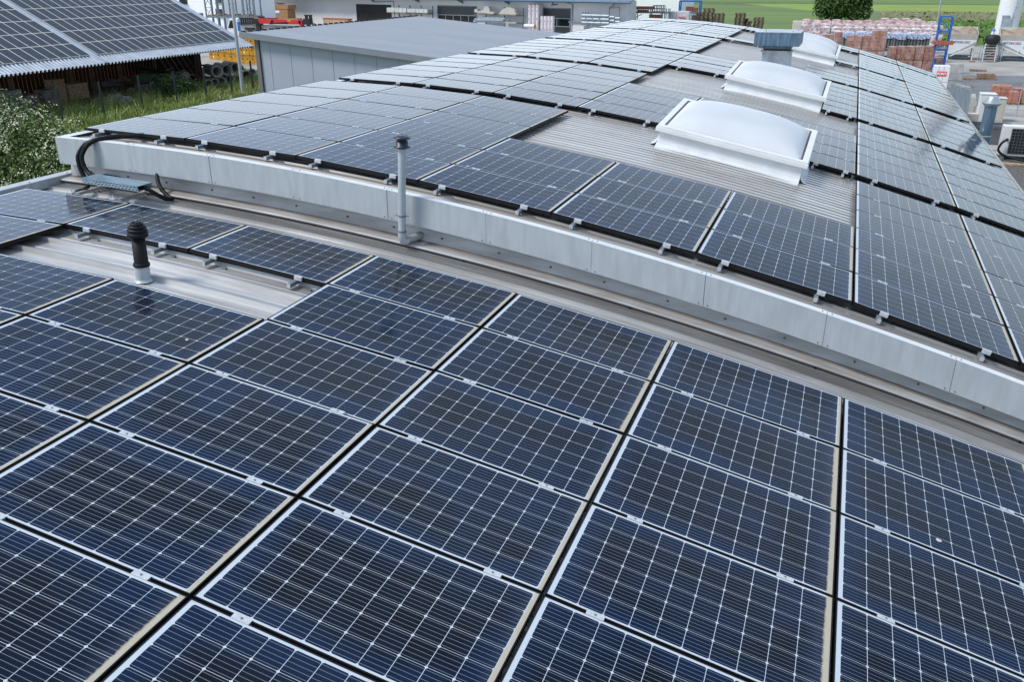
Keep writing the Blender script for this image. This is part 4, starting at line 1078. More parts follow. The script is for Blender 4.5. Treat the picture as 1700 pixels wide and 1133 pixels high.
# white aerated concrete pack with red print
a = aty(1553, 108, 62.5); b = aty(1578, 109, 62.5)
PX0, PX1, PY = a.x - 0.02, b.x + 0.02, 62.5
v = empty('block_pack', ((PX0 + PX1) / 2, PY + 0.5, 0), 'white foil wrapped block pack with red printed sign at the right roof edge', 'block pack')
mb = MB(); mb.bb(PX0, PX1, PY, PY + 1.0, 1.02, 1.99); mb.bb(PX0, PX1, PY, PY + 1.0, 0.13, 1.0); mb.build('wrapped_load', mat('block_foil', (0.72, 0.72, 0.74), 0.35, 0, 0.06, 3), v, bevel=0.02)
mb = MB()
for x in (0.3, 0.62): mb.bb(PX0 + (PX1 - PX0) * x - 0.008, PX0 + (PX1 - PX0) * x + 0.008, PY - 0.004, PY - 0.001, 0.13, 1.98)
mb.build('strap', M['steel'], v)
pallet_part(v, (PX0 + PX1) / 2, PY + 0.5, 0, PX1 - PX0, 1.0)
for zc in (1.52, 0.62):
    mb = MB(); xm = (PX0 + PX1) / 2 + 0.02
    mb.bb(xm - 0.29, xm + 0.29, PY - 0.010, PY - 0.006, zc - 0.15, zc + 0.15); mb.build('printed_sign', M['red_print'], v)
    text_part('PORIT', 0.20, (xm, PY - 0.012, zc), (1, 0, 0), (0, -1, 0), M['white_print'], v, spacing=0.95, bold=0.006)

# grey concrete blocks stacked behind it
for i, (px, py, z0, sz, lab) in enumerate(((1586, 103, 1.0, 0.62, 'topmost grey concrete trough of the stack right of the white pack'), (1587, 120, 0.5, 0.5, 'middle grey concrete block of the stack right of the white pack'), (1586, 137, 0.0, 0.48, 'bottom grey concrete block of the stack right of the white pack'))):
    c = aty(px, 118, 69)
    mb = MB(); mb.box((c.x + 0.02, 69.4 + 0.25 * i * 0, z0 + sz / 2), (1.0, 1.1, sz), 0.06 * (i - 1), taper=(0.9 if i == 0 else 1))
    tag(mb.build('concrete_block', M['concrete'], bevel=0.03), lab, 'concrete block', 'grey concrete blocks behind the white pack')
for i, (px, py) in enumerate(((1590, 150), (1597, 152))):
    g = atz(px, py, 0)
    mb = MB(); mb.box((g.x, g.y, 0.18), (0.85, 0.9, 0.36), 0.1)
    tag(mb.build('concrete_slab', M['concrete'], bevel=0.02), ('left', 'right')[i] + ' low grey slab pack in front of the concrete blocks', 'slab pack', 'low slab packs')
g = atz(1601, 132); mb = MB()
for k in range(3): mb.bb(g.x - 0.5, g.x + 0.6, g.y - 0.4 + k * 0.35, g.y - 0.25 + k * 0.35, 0.012, 0.11)
mb.bb(g.x - 0.5, g.x + 0.6, g.y - 0.4, g.y + 0.45, 0.11, 0.14)
tag(mb.build('pallet', M['wood']), 'single flat pallet lying on the paving beside the concrete blocks', 'pallet')

# ------------------------------------------------------------------ concrete filling stations
def hopper(pxl, pxr, y, flip, label):
    """white trough with inclined belly, sand inside, on steel legs; the low point lies left unless flipped"""
    xl = aty(pxl, 60, y).x; xr = aty(pxr, 60, y).x
    root = empty('concrete_hopper', ((xl + xr) / 2, y + 0.6, 0), label, 'concrete hopper', 'white concrete filling hoppers')
    zt, zs, d = 2.62, 1.78, 1.5
    lowx, hix = (xr, xl) if flip else (xl, xr)
    zlow = 0.55
    # side skirt: polygon extruded in depth
    poly = [(lowx, y, zs), (hix, y, zs), (hix, y, zs - 0.12), (lowx + (hix - lowx) * 0.20, y, zlow), (lowx, y, zlow - 0.02)]
    
    for yo in (0, d):
        mb = MB(); mb.prism([(p[0], y + yo, p[2]) for p in poly], (0, 0.06, 0)); mb.build('skirt', M['white'], root)
    mb = MB(); mb.prism([(hix, y - 0.02, zs - 0.12), (lowx + (hix - lowx) * 0.20, y - 0.02, zlow), (lowx + (hix - lowx) * 0.20, y - 0.02, zlow - 0.2), (hix, y - 0.02, zs - 0.35)], (0, d + 0.1, 0)); mb.build('conveyor_trough', M['concrete'], root)
    mb = MB(); p0 = Vector((lowx + (hix - lowx) * 0.12, y - 0.1, zlow - 0.22)); p1 = Vector((hix - (hix - lowx) * 0.06, y - 0.1, zs - 0.52))
    mb.bar(p0, p1, 0.07, 0.10); mb.bar(p0.lerp(p1, 0.4), p0.lerp(p1, 0.4) + Vector((0.05, 0, 0.4)), 0.05); mb.bar(p0.lerp(p1, 0.75), p0.lerp(p1, 0.75) + Vector((0.05, 0, -0.3)), 0.05)
    mb.build('guard_rail', M['white'], root)
    mb = MB(); fl = 0.12    # bin with flared walls
    mb.prism([(xl, y + 0.02, zs + 0.003), (xr, y + 0.02, zs + 0.003), (xr + fl * 0.2, y - fl + 0.02, zt - 0.35), (xl - fl * 0.2, y - fl + 0.02, zt - 0.35)], (0, 0.03, 0))
    mb.prism([(xl, y + d, zs + 0.003), (xr, y + d, zs + 0.003), (xr + fl * 0.2, y + d + fl, zt + 0.25), (xl - fl * 0.2, y + d + fl, zt + 0.25)], (0, 0.03, 0))
    for x, s in ((xl, -1), (xr, 1)):
        mb.prism([(x, y + 0.02, zs + 0.003), (x, y + d, zs + 0.003), (x + s * fl * 0.2, y + d + fl, zt + 0.25), (x + s * fl * 0.2, y - fl + 0.02, zt - 0.35)], (s * 0.03, 0, 0))
    mb.build('bin', M['cream'], root)
    mb = MB(); n = 12; vs = []
    for j in range(n + 1):
        for i in range(n + 1):
            u, t = i / n, j / n
            vs.append((xl + 0.05 + (xr - xl - 0.1) * u, y + 0.06 + (d - 0.1) * t, zt - 0.42 + 0.55 * t + 0.16 * math.sin(u * 7 + t * 3) * t + random.uniform(-0.02, 0.02)))
    mb.add(vs, [(j * (n + 1) + i, j * (n + 1) + i + 1, (j + 1) * (n + 1) + i + 1, (j + 1) * (n + 1) + i) for j in range(n) for i in range(n)], 0, True); mb.build('sand', M['sand'], root, recalc=False)
    for x in (xl + 0.12, xr - 0.12):
        for yy in (y + 0.1, y + d - 0.1):
            mb = MB(); mb.bar((x, yy, 0), (x, yy, zs if abs(x - hix) < 0.3 else zlow + 0.3), 0.10); mb.build('leg', M['white'], root)
    mb = MB(); mb.bar((xl, y + 0.3, 0.42), (xr, y + 0.3, 0.42), 0.09); mb.bar((xl, y + 0.3, 0.22), (xr, y + 0.3, 0.22), 0.09)
    mb.bb(xl + 0.3, xr - 0.4, y + 0.5, y + d, 0.012, 0.35); mb.build('chassis', M['steel'], root)
    sx = 1 if not flip else 1
    xm = (xl + xr) / 2 + (-0.25 if not flip else 0.1)
    cx = xl + 0.34 if not flip else xl + 0.30
    t1 = text_part('BETON', 0.27, (cx + 0.42, y - 0.004, zs - 0.22), (1, 0, 0), (0, -1, 0), M['blue_print'], root, spacing=1.0, bold=0.008)
    t2 = text_part('2', 0.29, (cx + 0.95, y - 0.004, zs - 0.22), (1, 0, 0), (0, -1, 0), M['orange'], root, bold=0.008)
    t3 = text_part('GO', 0.27, (cx + 1.24, y - 0.004, zs - 0.22), (1, 0, 0), (0, -1, 0), M['blue_print'], root, bold=0.008)
    mb = MB(); ax_ = cx + 1.75; az = zs - 0.42
    if flip: az -= 0.05
    pts = [(ax_ + 0.13 * math.cos(t) - 0.1, y - 0.004, az + 0.20 * math.sin(t)) for t in (-1.3, -0.8, -0.3, 0.2, 0.7)] + [(ax_ + 0.07 * math.cos(t) - 0.1, y - 0.004, az + 0.15 * math.sin(t)) for t in (0.5, 0.0, -0.5, -1.0)]
    if zs - 0.7 > zlow: mb.prism(pts, (0, -0.006, 0)); mb.build('swoosh_mark', M['blue_print'], root)
    return root
hopper(1577, 1623, 93, False, 'left white concrete hopper with blue lettering, sand and slanted belly')
hopper(1662, 1722, 93, True, 'right white concrete hopper with blue lettering, cut by the frame edge')
# ladder-like conveyor
v = empty('conveyor', (11.9, 92, 0), 'dusty inclined conveyor with black hopper mouth between the two white hoppers', 'conveyor')
A = [aty(1630, 104, 91.2), aty(1650, 106, 91.2)]; A[0].z = A[1].z = 0.02
B = [aty(1637, 72, 92.6), aty(1656, 72, 92.6)]
for i in (0, 1):
    mb = MB(); mb.bar(A[i], B[i], 0.09); mb.build('side_rail', M['concrete'], v)
mb = MB()
for k in range(7): mb.bar(A[0].lerp(B[0], 0.08 + k * 0.14), A[1].lerp(B[1], 0.08 + k * 0.14), 0.07)
mb.bar(A[0].lerp(B[0], 0.25), A[1].lerp(B[1], 0.6), 0.05); mb.build('rung', M['concrete'], v)
mb = MB(); mb.prism([A[0].lerp(B[0], 0.1) + Vector((0.05, 0.12, 0)), A[1].lerp(B[1], 0.1) + Vector((-0.05, 0.12, 0)), B[1] + Vector((-0.05, 0.12, 0)), B[0] + Vector((0.05, 0.12, 0))], (0, 0.05, 0)); mb.build('belt', M['seal'], v)
c = (B[0] + B[1]) / 2 + Vector((0.02, 0.2, 0.3))
mb = MB(); mb.lathe((c.x, c.y, c.z), [(0.50, -0.38), (0.62, 0.0), (0.60, 0.30), (0.42, 0.44), (0.0, 0.46)], 12); mb.build('hopper_mouth', M['black'], v)
for sg, pair in ((-1, (-0.9, -0.7)), (1, (0.75, 0.95))):
    mb = MB()
    for s_ in pair: mb.bar((c.x + s_, 92.5, 0), (c.x + s_ * 0.9, 92.6, 1.35), 0.06); mb.bar((c.x + s_, 92.5, 0.1), (c.x + s_ + 0.25, 93.3, 1.2), 0.05)
    mb.bar((c.x + sg * 0.5, 92.55, 1.3), (c.x + sg * 1.05, 92.55, 1.3), 0.06); mb.build('stand', M['steel_light'], v)
p = aty(1647, 60, 94); v = empty('canister', (p.x, 94, 0), 'white canister with blue cap on a rusty post behind the conveyor', 'canister')
mb = MB(); mb.cyl((p.x, 94, 0), (p.x, 94, 2.0), 0.10, n=10); mb.build('post', M['brick'], v)
mb = MB(); mb.cyl((p.x, 94, 2.0), (p.x + 0.03, 94, 2.55), 0.17, 0.14, 14); mb.build('canister_body', M['white'], v)
mb = MB(); mb.lathe((p.x + 0.03, 94, 2.55), [(0.16, 0), (0.16, 0.1), (0.1, 0.18), (0, 0.2)], 14); mb.build('canister_cap', mat('cap_blue', (0.06, 0.17, 0.5), 0.5), v)
for i, (px, py) in enumerate(((1609, 98), (1614, 103))):
    g = atz(px, py, 0); mb = MB(); mb.box((g.x, g.y, 0.05), (0.5, 0.2, 0.08), 0.1)
    tag(mb.build('loose_brick', M['brick']), ('dark red loose kerb brick nearest the left hopper legs', 'dark red loose kerb brick lying out on the paving')[i], 'brick', 'loose bricks on the paving')
# silo
sx0 = aty(1653, 48, 108).x; sx1 = aty(1692, 48, 108).x
v = empty('silo', ((sx0 + sx1) / 2, 109, 0), 'tall white cylindrical silo behind the concrete hoppers, cut by the top edge', 'silo')
rs = (sx1 - sx0) / 2; sc_ = (sx0 + sx1) / 2
mb = MB(); mb.cyl((sc_, 109, 1.5), (sc_, 109, 14), rs, n=40); mb.lathe((sc_, 109, 0), [(rs, 1.5), (0.4, 0.2), (0.0, 0.2)], 40); mb.build('silo_body', M['white'], v)
for a in (0.8, 2.3, 3.9, 5.5):
    mb = MB(); mb.bar((sc_ + math.cos(a) * rs * 0.9, 109 + math.sin(a) * rs * 0.9, 0), (sc_ + math.cos(a) * rs * 0.9, 109 + math.sin(a) * rs * 0.9, 1.6), 0.15); mb.build('leg', M['steel_light'], v)
mb = MB(); x = sc_ + 0.25; yy = 109 - rs - 0.04
mb.tube([(x, yy, 1.2), (x, yy, 3.6), (x + 0.12, yy, 4.0), (x + 0.12, yy, 13)], 0.04, 8)
for z in (1.9, 3.2, 4.2): mb.bar((x, yy, z), (x + 0.4, yy + 0.1, z), 0.04)
mb.build('fill_pipe', M['steel_light'], v)
mb = MB(); x = sc_ - 0.42; mb.bb(x - 0.3, x + 0.3, yy - 0.25, yy + 0.1, 2.25, 3.3); mb.bb(x - 0.36, x + 0.36, yy - 0.3, yy, 3.3, 3.42)
for s in (-0.22, 0.22): mb.bar((x + s, yy - 0.1, 1.1), (x + s * 0.7, yy - 0.05, 2.25), 0.09)
mb.build('filter_box', M['steel_light'], v)
# lamp posts
g = aty(1556, 34, 97)
v = empty('lamp_post', (7.55, 97, 0), 'thin grey mast rising behind the right end of the brick packs', 'mast')
mb = MB(); mb.cyl((7.55, 97, 0), (7.55, 97, 11), 0.085, 0.06, 12); mb.build('mast', M['steel_light'], v)
mb = MB(); mb.cyl((7.55, 97, 0), (7.55, 97, 0.06), 0.2, n=12); mb.build('base_plate', M['steel'], v)
mb = MB(); mb.bar((7.55, 97, 10.9), (8.5, 97, 11.1), 0.12, 0.08); mb.build('lamp_head', M['steel'], v)
g = atz(404, 160)
v = empty('lamp_post', (g.x, g.y, 0), 'pale grey lamp post standing in the grass before the grey shed', 'lamp post')
mb = MB(); mb.cyl((g.x, g.y, 0), (g.x, g.y, 10), 0.115, 0.085, 16); mb.build('mast', M['galv'], v)
mb = MB(); mb.cyl((g.x, g.y, 0), (g.x, g.y, 0.25), 0.15, n=16); mb.build('base_plate', M['galv'], v)
mb = MB(); mb.bar((g.x, g.y, 9.9), (g.x + 0.9, g.y, 10.1), 0.16, 0.1); mb.build('lamp_head', M['steel'], v)

# ------------------------------------------------------------------ grey shed
GX0, GX1, GY0, GY1 = -29.5, -14.5, 40.0, 60.4
GZ, GS = 4.30, 0.0855
def gz(x): return GZ + 0.22 - GS * (x - (GX0 - 0.8))
v = empty('grey_shed', ((GX0 + GX1) / 2, 50, 0), 'plain grey metal shed with smooth sloping roof left of the solar roof', 'shed')
mb = MB()
x = GX0 + 0.12; k = 0
while x < GX1:
    x2 = min(x + (0.62 if k == 0 else 1.27), GX1)
    mb.add([(x + 0.012, GY0, 0), (x2 - 0.012, GY0, 0), (x2 - 0.012, GY0, gz(x2) - 0.22), (x + 0.012, GY0, gz(x) - 0.22)], [(0, 1, 2, 3)])
    x = x2; k += 1
mb.build('wall_panel', M['greybuild'], v, recalc=False)
mb = MB(); mb.prism([(GX0 + 0.1, GY0 + 0.015, 0), (GX1, GY0 + 0.015, 0), (GX1, GY0 + 0.015, gz(GX1) - 0.21), (GX0 + 0.1, GY0 + 0.015, gz(GX0) - 0.21)], (0, GY1 - GY0, 0)); mb.build('wall', M['greytrim'], v)
mb = MB(); mb.bb(GX0 - 0.14, GX0 + 0.10, GY0 - 0.10, GY0 + 0.2, 0, gz(GX0) - 0.20); mb.build('corner_post', M['greypost'], v)
mb = MB(); mb.bb(GX0 + 0.10, GX0 + 0.13, GY0 - 0.012, GY0 + 0.012, 0, gz(GX0) - 0.21); mb.build('corner_joint', M['black'], v)
ex0, ex1 = GX0 - 0.8, GX1 + 0.2
mb = MB(); yy = GY0 - 0.35; vs = []; pr = []
while yy < GY1 + 0.1:
    pr += [(yy, 0), (yy + 0.05, 0), (yy + 0.07, 0.010), (yy + 0.12, 0.010), (yy + 0.14, 0), (yy + 0.36, 0)]; yy += 0.36
for (y_, d_) in pr: vs += [(ex0, y_, gz(ex0) + d_), (ex1, y_, gz(ex1) + d_)]
mb.add(vs, [(2 * i, 2 * i + 1, 2 * i + 3, 2 * i + 2) for i in range(len(pr) - 1)]); mb.build('roof_sheet', M['greyroof'], v, recalc=False)
mb = MB(); mb.prism([(ex0, GY0 - 0.37, gz(ex0) - 0.26), (ex1, GY0 - 0.37, gz(ex1) - 0.26), (ex1, GY0 - 0.37, gz(ex1) + 0.035), (ex0, GY0 - 0.37, gz(ex0) + 0.035)], (0, 0.06, 0))
mb.prism([(ex0, GY0 - 0.31, gz(ex0) - 0.26), (ex1, GY0 - 0.31, gz(ex1) - 0.26), (ex1, GY0 - 0.02, gz(ex1) - 0.26), (ex0, GY0 - 0.02, gz(ex0) - 0.26)], (0, 0, 0.02)); mb.build('verge_trim', M['greytrim'], v)
mb = MB(); yy = GY0 - 0.20
while yy < GY1: mb.bb(ex0 - 0.03, ex0 + 0.16, yy, yy + 0.16, gz(ex0) + 0.0, gz(ex0) + 0.075); yy += 0.62
mb.bb(ex0 - 0.02, ex0 + 0.12, GY0 - 0.20, GY1 - 0.1, gz(ex0) - 0.006, gz(ex0) + 0.004); mb.build('profile_filler', M['black'], v)
mb = MB(); mb.prism([(ex0 - 0.04, GY0 - 0.37, gz(ex0) - 0.20), (ex0, GY0 - 0.37, gz(ex0) - 0.20), (ex0, GY0 - 0.37, gz(ex0) - 0.01), (ex0 - 0.04, GY0 - 0.37, gz(ex0) - 0.01)], (0, GY1 - GY0 + 0.4, 0)); mb.build('eave_trim', M['greytrim'], v)

# ------------------------------------------------------------------ open barn with thin film roof
BX, BZ, BS = -41.0, 2.46, 0.475           # eave line, slope per metre
def bz(x, d=0.0): return BZ + BS * (BX - x) + d
BY0, BY1 = 22.0, 54.9
v = empty('open_barn', (-46, 40, 0), 'open timber barn with ribbed metal roof full of dark modules on the left', 'barn')
mb = MB(); pr = []; y_ = BY0
while y_ < BY1:
    pr += [(y_, 0), (y_ + 0.03, 0), (y_ + 0.055, 0.08), (y_ + 0.10, 0.115), (y_ + 0.16, 0.115), (y_ + 0.205, 0.08), (y_ + 0.23, 0)]; y_ += 0.27
vs = []
for y_, d_ in pr: vs += [(BX + 0.05, y_, bz(BX + 0.05, d_)), (-50.2, y_, bz(-50.2, d_)), (BX + 0.05, y_, bz(BX + 0.05, d_ - 0.010)), ]
fs = []
for i in range(len(pr) - 1): fs += [(3 * i, 3 * i + 3, 3 * i + 4, 3 * i + 1), (3 * i + 2, 3 * i + 5, 3 * i + 3, 3 * i)]
mb.add(vs, fs); mb.build('roof_sheet', M['barnroof'], v, recalc=False)
mb = MB(); mb.prism([(BX + 0.1, BY1, bz(BX + 0.1, -0.12)), (-50.2, BY1, bz(-50.2, -0.12)), (-50.2, BY1, bz(-50.2, 0.12)), (BX + 0.1, BY1, bz(BX + 0.1, 0.12))], (0, 0.10, 0)); mb.prism([(BX + 0.1, BY1 - 0.35, bz(BX + 0.1, 0.10)), (-50.2, BY1 - 0.35, bz(-50.2, 0.10)), (-50.2, BY1 - 0.35, bz(-50.2, 0.13)), (BX + 0.1, BY1 - 0.35, bz(BX + 0.1, 0.13))], (0, 0.36, 0)); mb.build('verge_trim', M['barnroof'], v)
mb = MB()
for y_ in (BY1 - 0.2,): pass
y_ = BY0
mb.prism([(BX - 0.05, BY0, bz(BX - 0.05, -0.03)), (-50.1, BY0, bz(-50.1, -0.03)), (-50.1, BY0, bz(-50.1, -0.05)), (BX - 0.05, BY0, bz(BX - 0.05, -0.05))], (0, BY1 - BY0 - 0.1, 0))
while y_ < BY1: mb.bar((BX - 0.5, y_, bz(BX - 0.5, -0.22)), (-50.1, y_, bz(-50.1, -0.22)), 0.12, 0.2); y_ += 1.2
mb.bar((-47.5, BY0, bz(-47.5, -0.40)), (-47.5, BY1 - 0.3, bz(-47.5, -0.40)), 0.16, 0.2); mb.build('rafters', M['wood_dark'], v)
mb = MB(); y_ = BY0
while y_ < 54.6:
    mb.bb(-49.9, -49.85 - 0.03 * (int(y_ * 6) % 2), y_, y_ + 0.15, 0, bz(-49.9, -0.35)); y_ += 0.165
x_ = -49.8
while x_ < -45.6: mb.bb(x_, x_ + 0.15, 54.55, 54.60 + 0.02 * (int(x_ * 6) % 2), 0, bz(x_, -0.1)); x_ += 0.165
mb.build('board_wall', M['wood_dark'], v)
for y_ in (26.0, 33.5, 39.6, 44.2, 46.0, 48.5):
    mb = MB(); mb.bb(-47.6, -47.4, y_ - 0.09, y_ + 0.09, 0, bz(-47.5, -0.3)); mb.build('post', M['wood'], v)
mb = MB()
for i, y_ in enumerate((53.0, 53.9, 54.5)): mb.bar((-44.5 - i, y_, 0), (-44.5 - i, y_, bz(-44.5 - i, -0.3)), 0.16)
mb.bar((-43.6, 54.3, 1.1), (-47.5, 54.3, 1.1), 0.12); mb.build('end_frame', M['wood_dark'], v)
# thin film modules, one object each
MW, MH = 0.735, 1.425
cs = 1 / math.sqrt(1 + BS * BS)
mf = MB(); mf.bb(0, MW - 0.018, 0, MH - 0.02, 0, 0.03)
fm = mesh_of(mf, 'thin_film_module', M['barnframe'])
mg = MB(); mg.bb(0.022, MW - 0.044, 0.022, MH - 0.05, 0.030, 0.034); gm = mesh_of(mg, 'glass', M['barnmod'])
qx = Vector((0, 1, 0)); qy = Vector((-cs, 0, BS * cs)); qn = qx.cross(qy)
rotm = Matrix((qx, qy, qn)).transposed().to_4x4()
ystart = 54.35 - MW
cnt = 0
for row in range(6):
    for k in range(32):
        y_ = ystart - k * MW - (0.55 if k >= 18 else 0)
        base = Vector((BX - 0.78, y_, bz(BX - 0.78, 0.125))) + qy * (row * MH)
        r = base - CAMP
        d_ = r.dot(_fw); pxx = 850 + F_PX * r.dot(_rt) / d_
        if pxx < -170: continue
        ry = 566.5 - F_PX * (r + qy * 0.2).dot(_up) / d_
        if ry < -70: continue
        o = bpy.data.objects.new('thin_film_module', fm); COL.objects.link(o)
        o.matrix_world = Matrix.Translation(base) @ rotm
        sec = 'right' if k < 18 else 'left'
        kk = k if k < 18 else k - 18
        tag(o, 'dark barn roof module, %s row up, %s from far end of %s section' % (ORD[row], (ORD + ['thirteenth', 'fourteenth', 'fifteenth', 'sixteenth', 'seventeenth', 'eighteenth'])[kk], sec), 'solar module', 'dark thin modules on the barn roof')
        add_part('glass', gm, o)
        cnt += 1
mb = MB(); ys = ystart - 17 * MW - 0.40
mb.prism([(BX + 0.06, ys, bz(BX + 0.06, 0.10)), (-50, ys, bz(-50, 0.10)), (-50, ys, bz(-50, 0.15)), (BX + 0.06, ys, bz(BX + 0.06, 0.15))], (0, 0.22, 0)); mb.build('joint_strip', M['barnroof'], v)

# material stored under the barn
def stack(px0, px1, pyb, x, h, mt, label, cat, courses=5, cols=6, jit=0.03, dx=0.8):
    a = atx(px0, pyb, x); b = atx(px1, pyb, x)
    y0, y1 = a.y, b.y
    root = empty(cat.replace(' ', '_'), (x, (y0 + y1) / 2, 0), label, cat)
    mb = MB()
    for r_ in range(courses):
        for c_ in range(cols):
            j = random.uniform(-jit, jit)
            mb.box((x - dx / 2 + j, y0 + (y1 - y0) * (c_ + 0.5) / cols, 0.1 + (h) * (r_ + 0.5) / courses), (dx, (y1 - y0) / cols * 0.93, h / courses * 0.9), random.uniform(-0.03, 0.03))
    mb.build('pieces', mt, root)
    mb = MB()
    for c_ in range(3): mb.bb(x - dx, x, y0 + (y1 - y0 - 0.1) * c_ / 2, y0 + (y1 - y0 - 0.1) * c_ / 2 + 0.1, 0, 0.1)
    mb.build('bearer', M['wood'], root)
stack(92, 110, 150, -45.0, 1.35, M['wood_light'], 'tall stack of cut timber ends under the barn eave', 'timber stack', 9, 7)
stack(113, 146, 146, -45.0, 0.95, M['wood_light'], 'long low stack of cut timber right of the taller one', 'timber stack', 7, 12)
stack(73, 92, 153, -44.8, 0.85, M['stone'], 'stack of pale stone slabs left of the timber stack', 'stone stack', 5, 3)
stack(44, 64, 157, -44.8, 0.7, M['stone'], 'stack of grey stone slabs behind the flowering bush', 'stone stack', 5, 3)
stack(14, 38, 160, -44.8, 1.1, M['concrete'], 'grey block stack under the barn at the far left', 'block stack', 4, 3)
stack(-8, 26, 182, -41.5, 0.9, M['concrete'], 'pale stack of kerb stones at the left frame edge above the bush', 'kerb stack', 4, 4)
def rubble(px, py, n, rad, hgt, mt, label, name='rubble_heap', smin=0.12, smax=0.4):
    g = atz(px, py, 0); rr = random.Random(px * 3 + py); mb = MB()
    for i in range(n):
        a = rr.uniform(0, 6.28); d = rad * math.sqrt(rr.random())
        s = rr.uniform(smin, smax); z = max(0.05, hgt * (1 - d / rad) * rr.uniform(0.4, 1))
        m = Matrix.Translation((g.x + d * math.cos(a), g.y + d * math.sin(a) * 0.7, z)) @ Matrix.Rotation(rr.uniform(-0.6, 0.6), 4, 'X') @ Matrix.Rotation(rr.uniform(-0.6, 0.6), 4, 'Y') @ Matrix.Rotation(a, 4, 'Z')
        mb.box(None, (s * rr.uniform(0.8, 1.7), s, s * rr.uniform(0.4, 0.8)), 0, 0, m)
    return tag(mb.build(name, mt, bevel=0.015), label, name.replace('_', ' '))
rubble(247, 152, 46, 1.35, 0.75, M['stone'], 'heap of pale broken slabs in the grass right of centre')
rubble(190, 168, 34, 1.9, 0.4, M['stone'], 'low spread heap of pale rubble nearer in the grass')
rubble(205, 137, 40, 1.9, 0.5, M['concrete'], 'heap of grey slabs lying at the barn edge', smin=0.15, smax=0.5)
rubble(176, 141, 22, 1.2, 0.35, M['concrete'], 'flat pile of pale slabs under the barn eave', smin=0.25, smax=0.6)
rubble(380, 154, 20, 1.2, 0.14, M['wood_light'], 'scattered tan chips on the grass near the lamp post', smin=0.06, smax=0.16)
def planks(pts, n, mt, label, name, ln=2.6, w_=0.16, sp=0.5, z=0.5):
    rr = random.Random(n * 7 + int(pts[0])); g = atx(pts[0], pts[1], -46.0); mb = MB()
    for i in range(n):
        a = rr.uniform(-0.5, 0.5) + 1.5; c = Vector((g.x + rr.uniform(-sp, sp), g.y + rr.uniform(-sp, sp) * 1.6, 0.15 + z * i / n)); d = Vector((math.cos(a), math.sin(a), rr.uniform(-0.12, 0.12))) * ln / 2
        mb.bar(c - d, c + d, w_, 0.06)
    return tag(mb.build(name, mt), label, name.replace('_', ' '))
planks((268, 128), 22, M['wood'], 'loose heap of old planks on the shed floor under the eave', 'plank_heap', 3.0, 0.18, 0.9, 0.8)
planks((236, 132), 12, M['wood_dark'], 'dark planks lying left of the plank heap', 'plank_heap', 2.4, 0.2, 0.7, 0.4)
mb = MB(); g = atx(255, 122, -46.4)
mb.prism([(g.x, g.y - 1.6, 1.5), (g.x + 0.8, g.y + 1.4, 0.75), (g.x - 0.2, g.y + 1.5, 0.62), (g.x - 0.6, g.y - 1.5, 1.25)], (0, 0, 0.03))
mb.prism([(g.x + 0.6, g.y - 1.4, 0.3), (g.x + 0.9, g.y - 0.6, 0.9), (g.x + 0.2, g.y - 1.8, 0.95), (g.x + 0.1, g.y - 2.2, 0.4)], (0.03, 0, 0.0))
tag(mb.build('tarpaulin', M['green_tarp']), 'green tarpaulin draped over boards under the barn roof', 'tarpaulin')
mb = MB(); g = atx(296, 118, -47.0)
for i in range(7): mb.bar((g.x + 0.25 * i, g.y - 0.5 + 0.3 * i, 0), (g.x - 1.2 + 0.2 * i, g.y - 1.3 + 0.35 * i, 2.9), 0.10)
tag(mb.build('leaning_poles', M['greypost']), 'dark poles leaning against the barn behind the pipes', 'poles')
g = atx(306, 121, -44.5); v = empty('barrel', (g.x, g.y, 0), 'pale barrel at the barn end left of the concrete pipes', 'barrel')
mb = MB(); mb.lathe((g.x, g.y, 0), [(0, 0), (0.32, 0), (0.34, 0.05), (0.34, 0.8), (0.31, 0.85), (0, 0.85)], 18); mb.build('barrel_body', M['canvas'], v)
mb = MB(); mb.lathe((g.x, g.y, 0), [(0.345, 0.3), (0.36, 0.32), (0.345, 0.34)], 18); mb.build('hoop', M['wood'], v)
# concrete pipes
DIRP = Vector((-0.82, 0.57, 0)).normalized()
def cpipe(c, r, ln, label):
    c = Vector(c); root = empty('concrete_pipe', (c.x, c.y, c.z - r), label, 'concrete pipe', 'old concrete pipes stacked in the grass')
    q = DIRP.to_track_quat('Z', 'Y').to_matrix().to_4x4(); q.translation = c
    mb = MB(); mb.lathe(None, [(r * 0.74, ln), (r * 0.74, 0.0), (r * 0.98, 0.0), (r, 0.04), (r, ln * 0.16), (r * 0.9, ln * 0.2), (r * 0.9, ln), (r * 0.74, ln)], 26, M=q); mb.build('pipe_shell', M['concrete_pipe'], root, recalc=False)
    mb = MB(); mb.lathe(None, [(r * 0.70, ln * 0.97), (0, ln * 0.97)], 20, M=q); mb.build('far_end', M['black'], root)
p1 = atx(361, 119, -41.4); 
top = [(361, 119, 0.42, -41.4), (377, 116, 0.41, -41.7), (392, 113, 0.41, -41.5)]
for i, (px, py, r, x) in enumerate(top):
    p = atx(px, py, x); cpipe(p, r, 2.3, 'large old concrete pipe of the upper layer, %s from the left' % ORD[i])
for i, (px, py, r, x) in enumerate(((347, 138, 0.30, -41.6), (357, 136, 0.31, -41.6), (368, 133, 0.32, -41.5), (382, 131, 0.34, -41.7), (410, 127, 0.36, -42.2), (419, 121, 0.33, -42.8))):
    p = atx(px, py, x); p.z = r + 0.01 if i < 4 else max(p.z, r); cpipe(p, r, 2.0, 'smaller concrete pipe of the lower layer, %s from the left' % ORD[i])
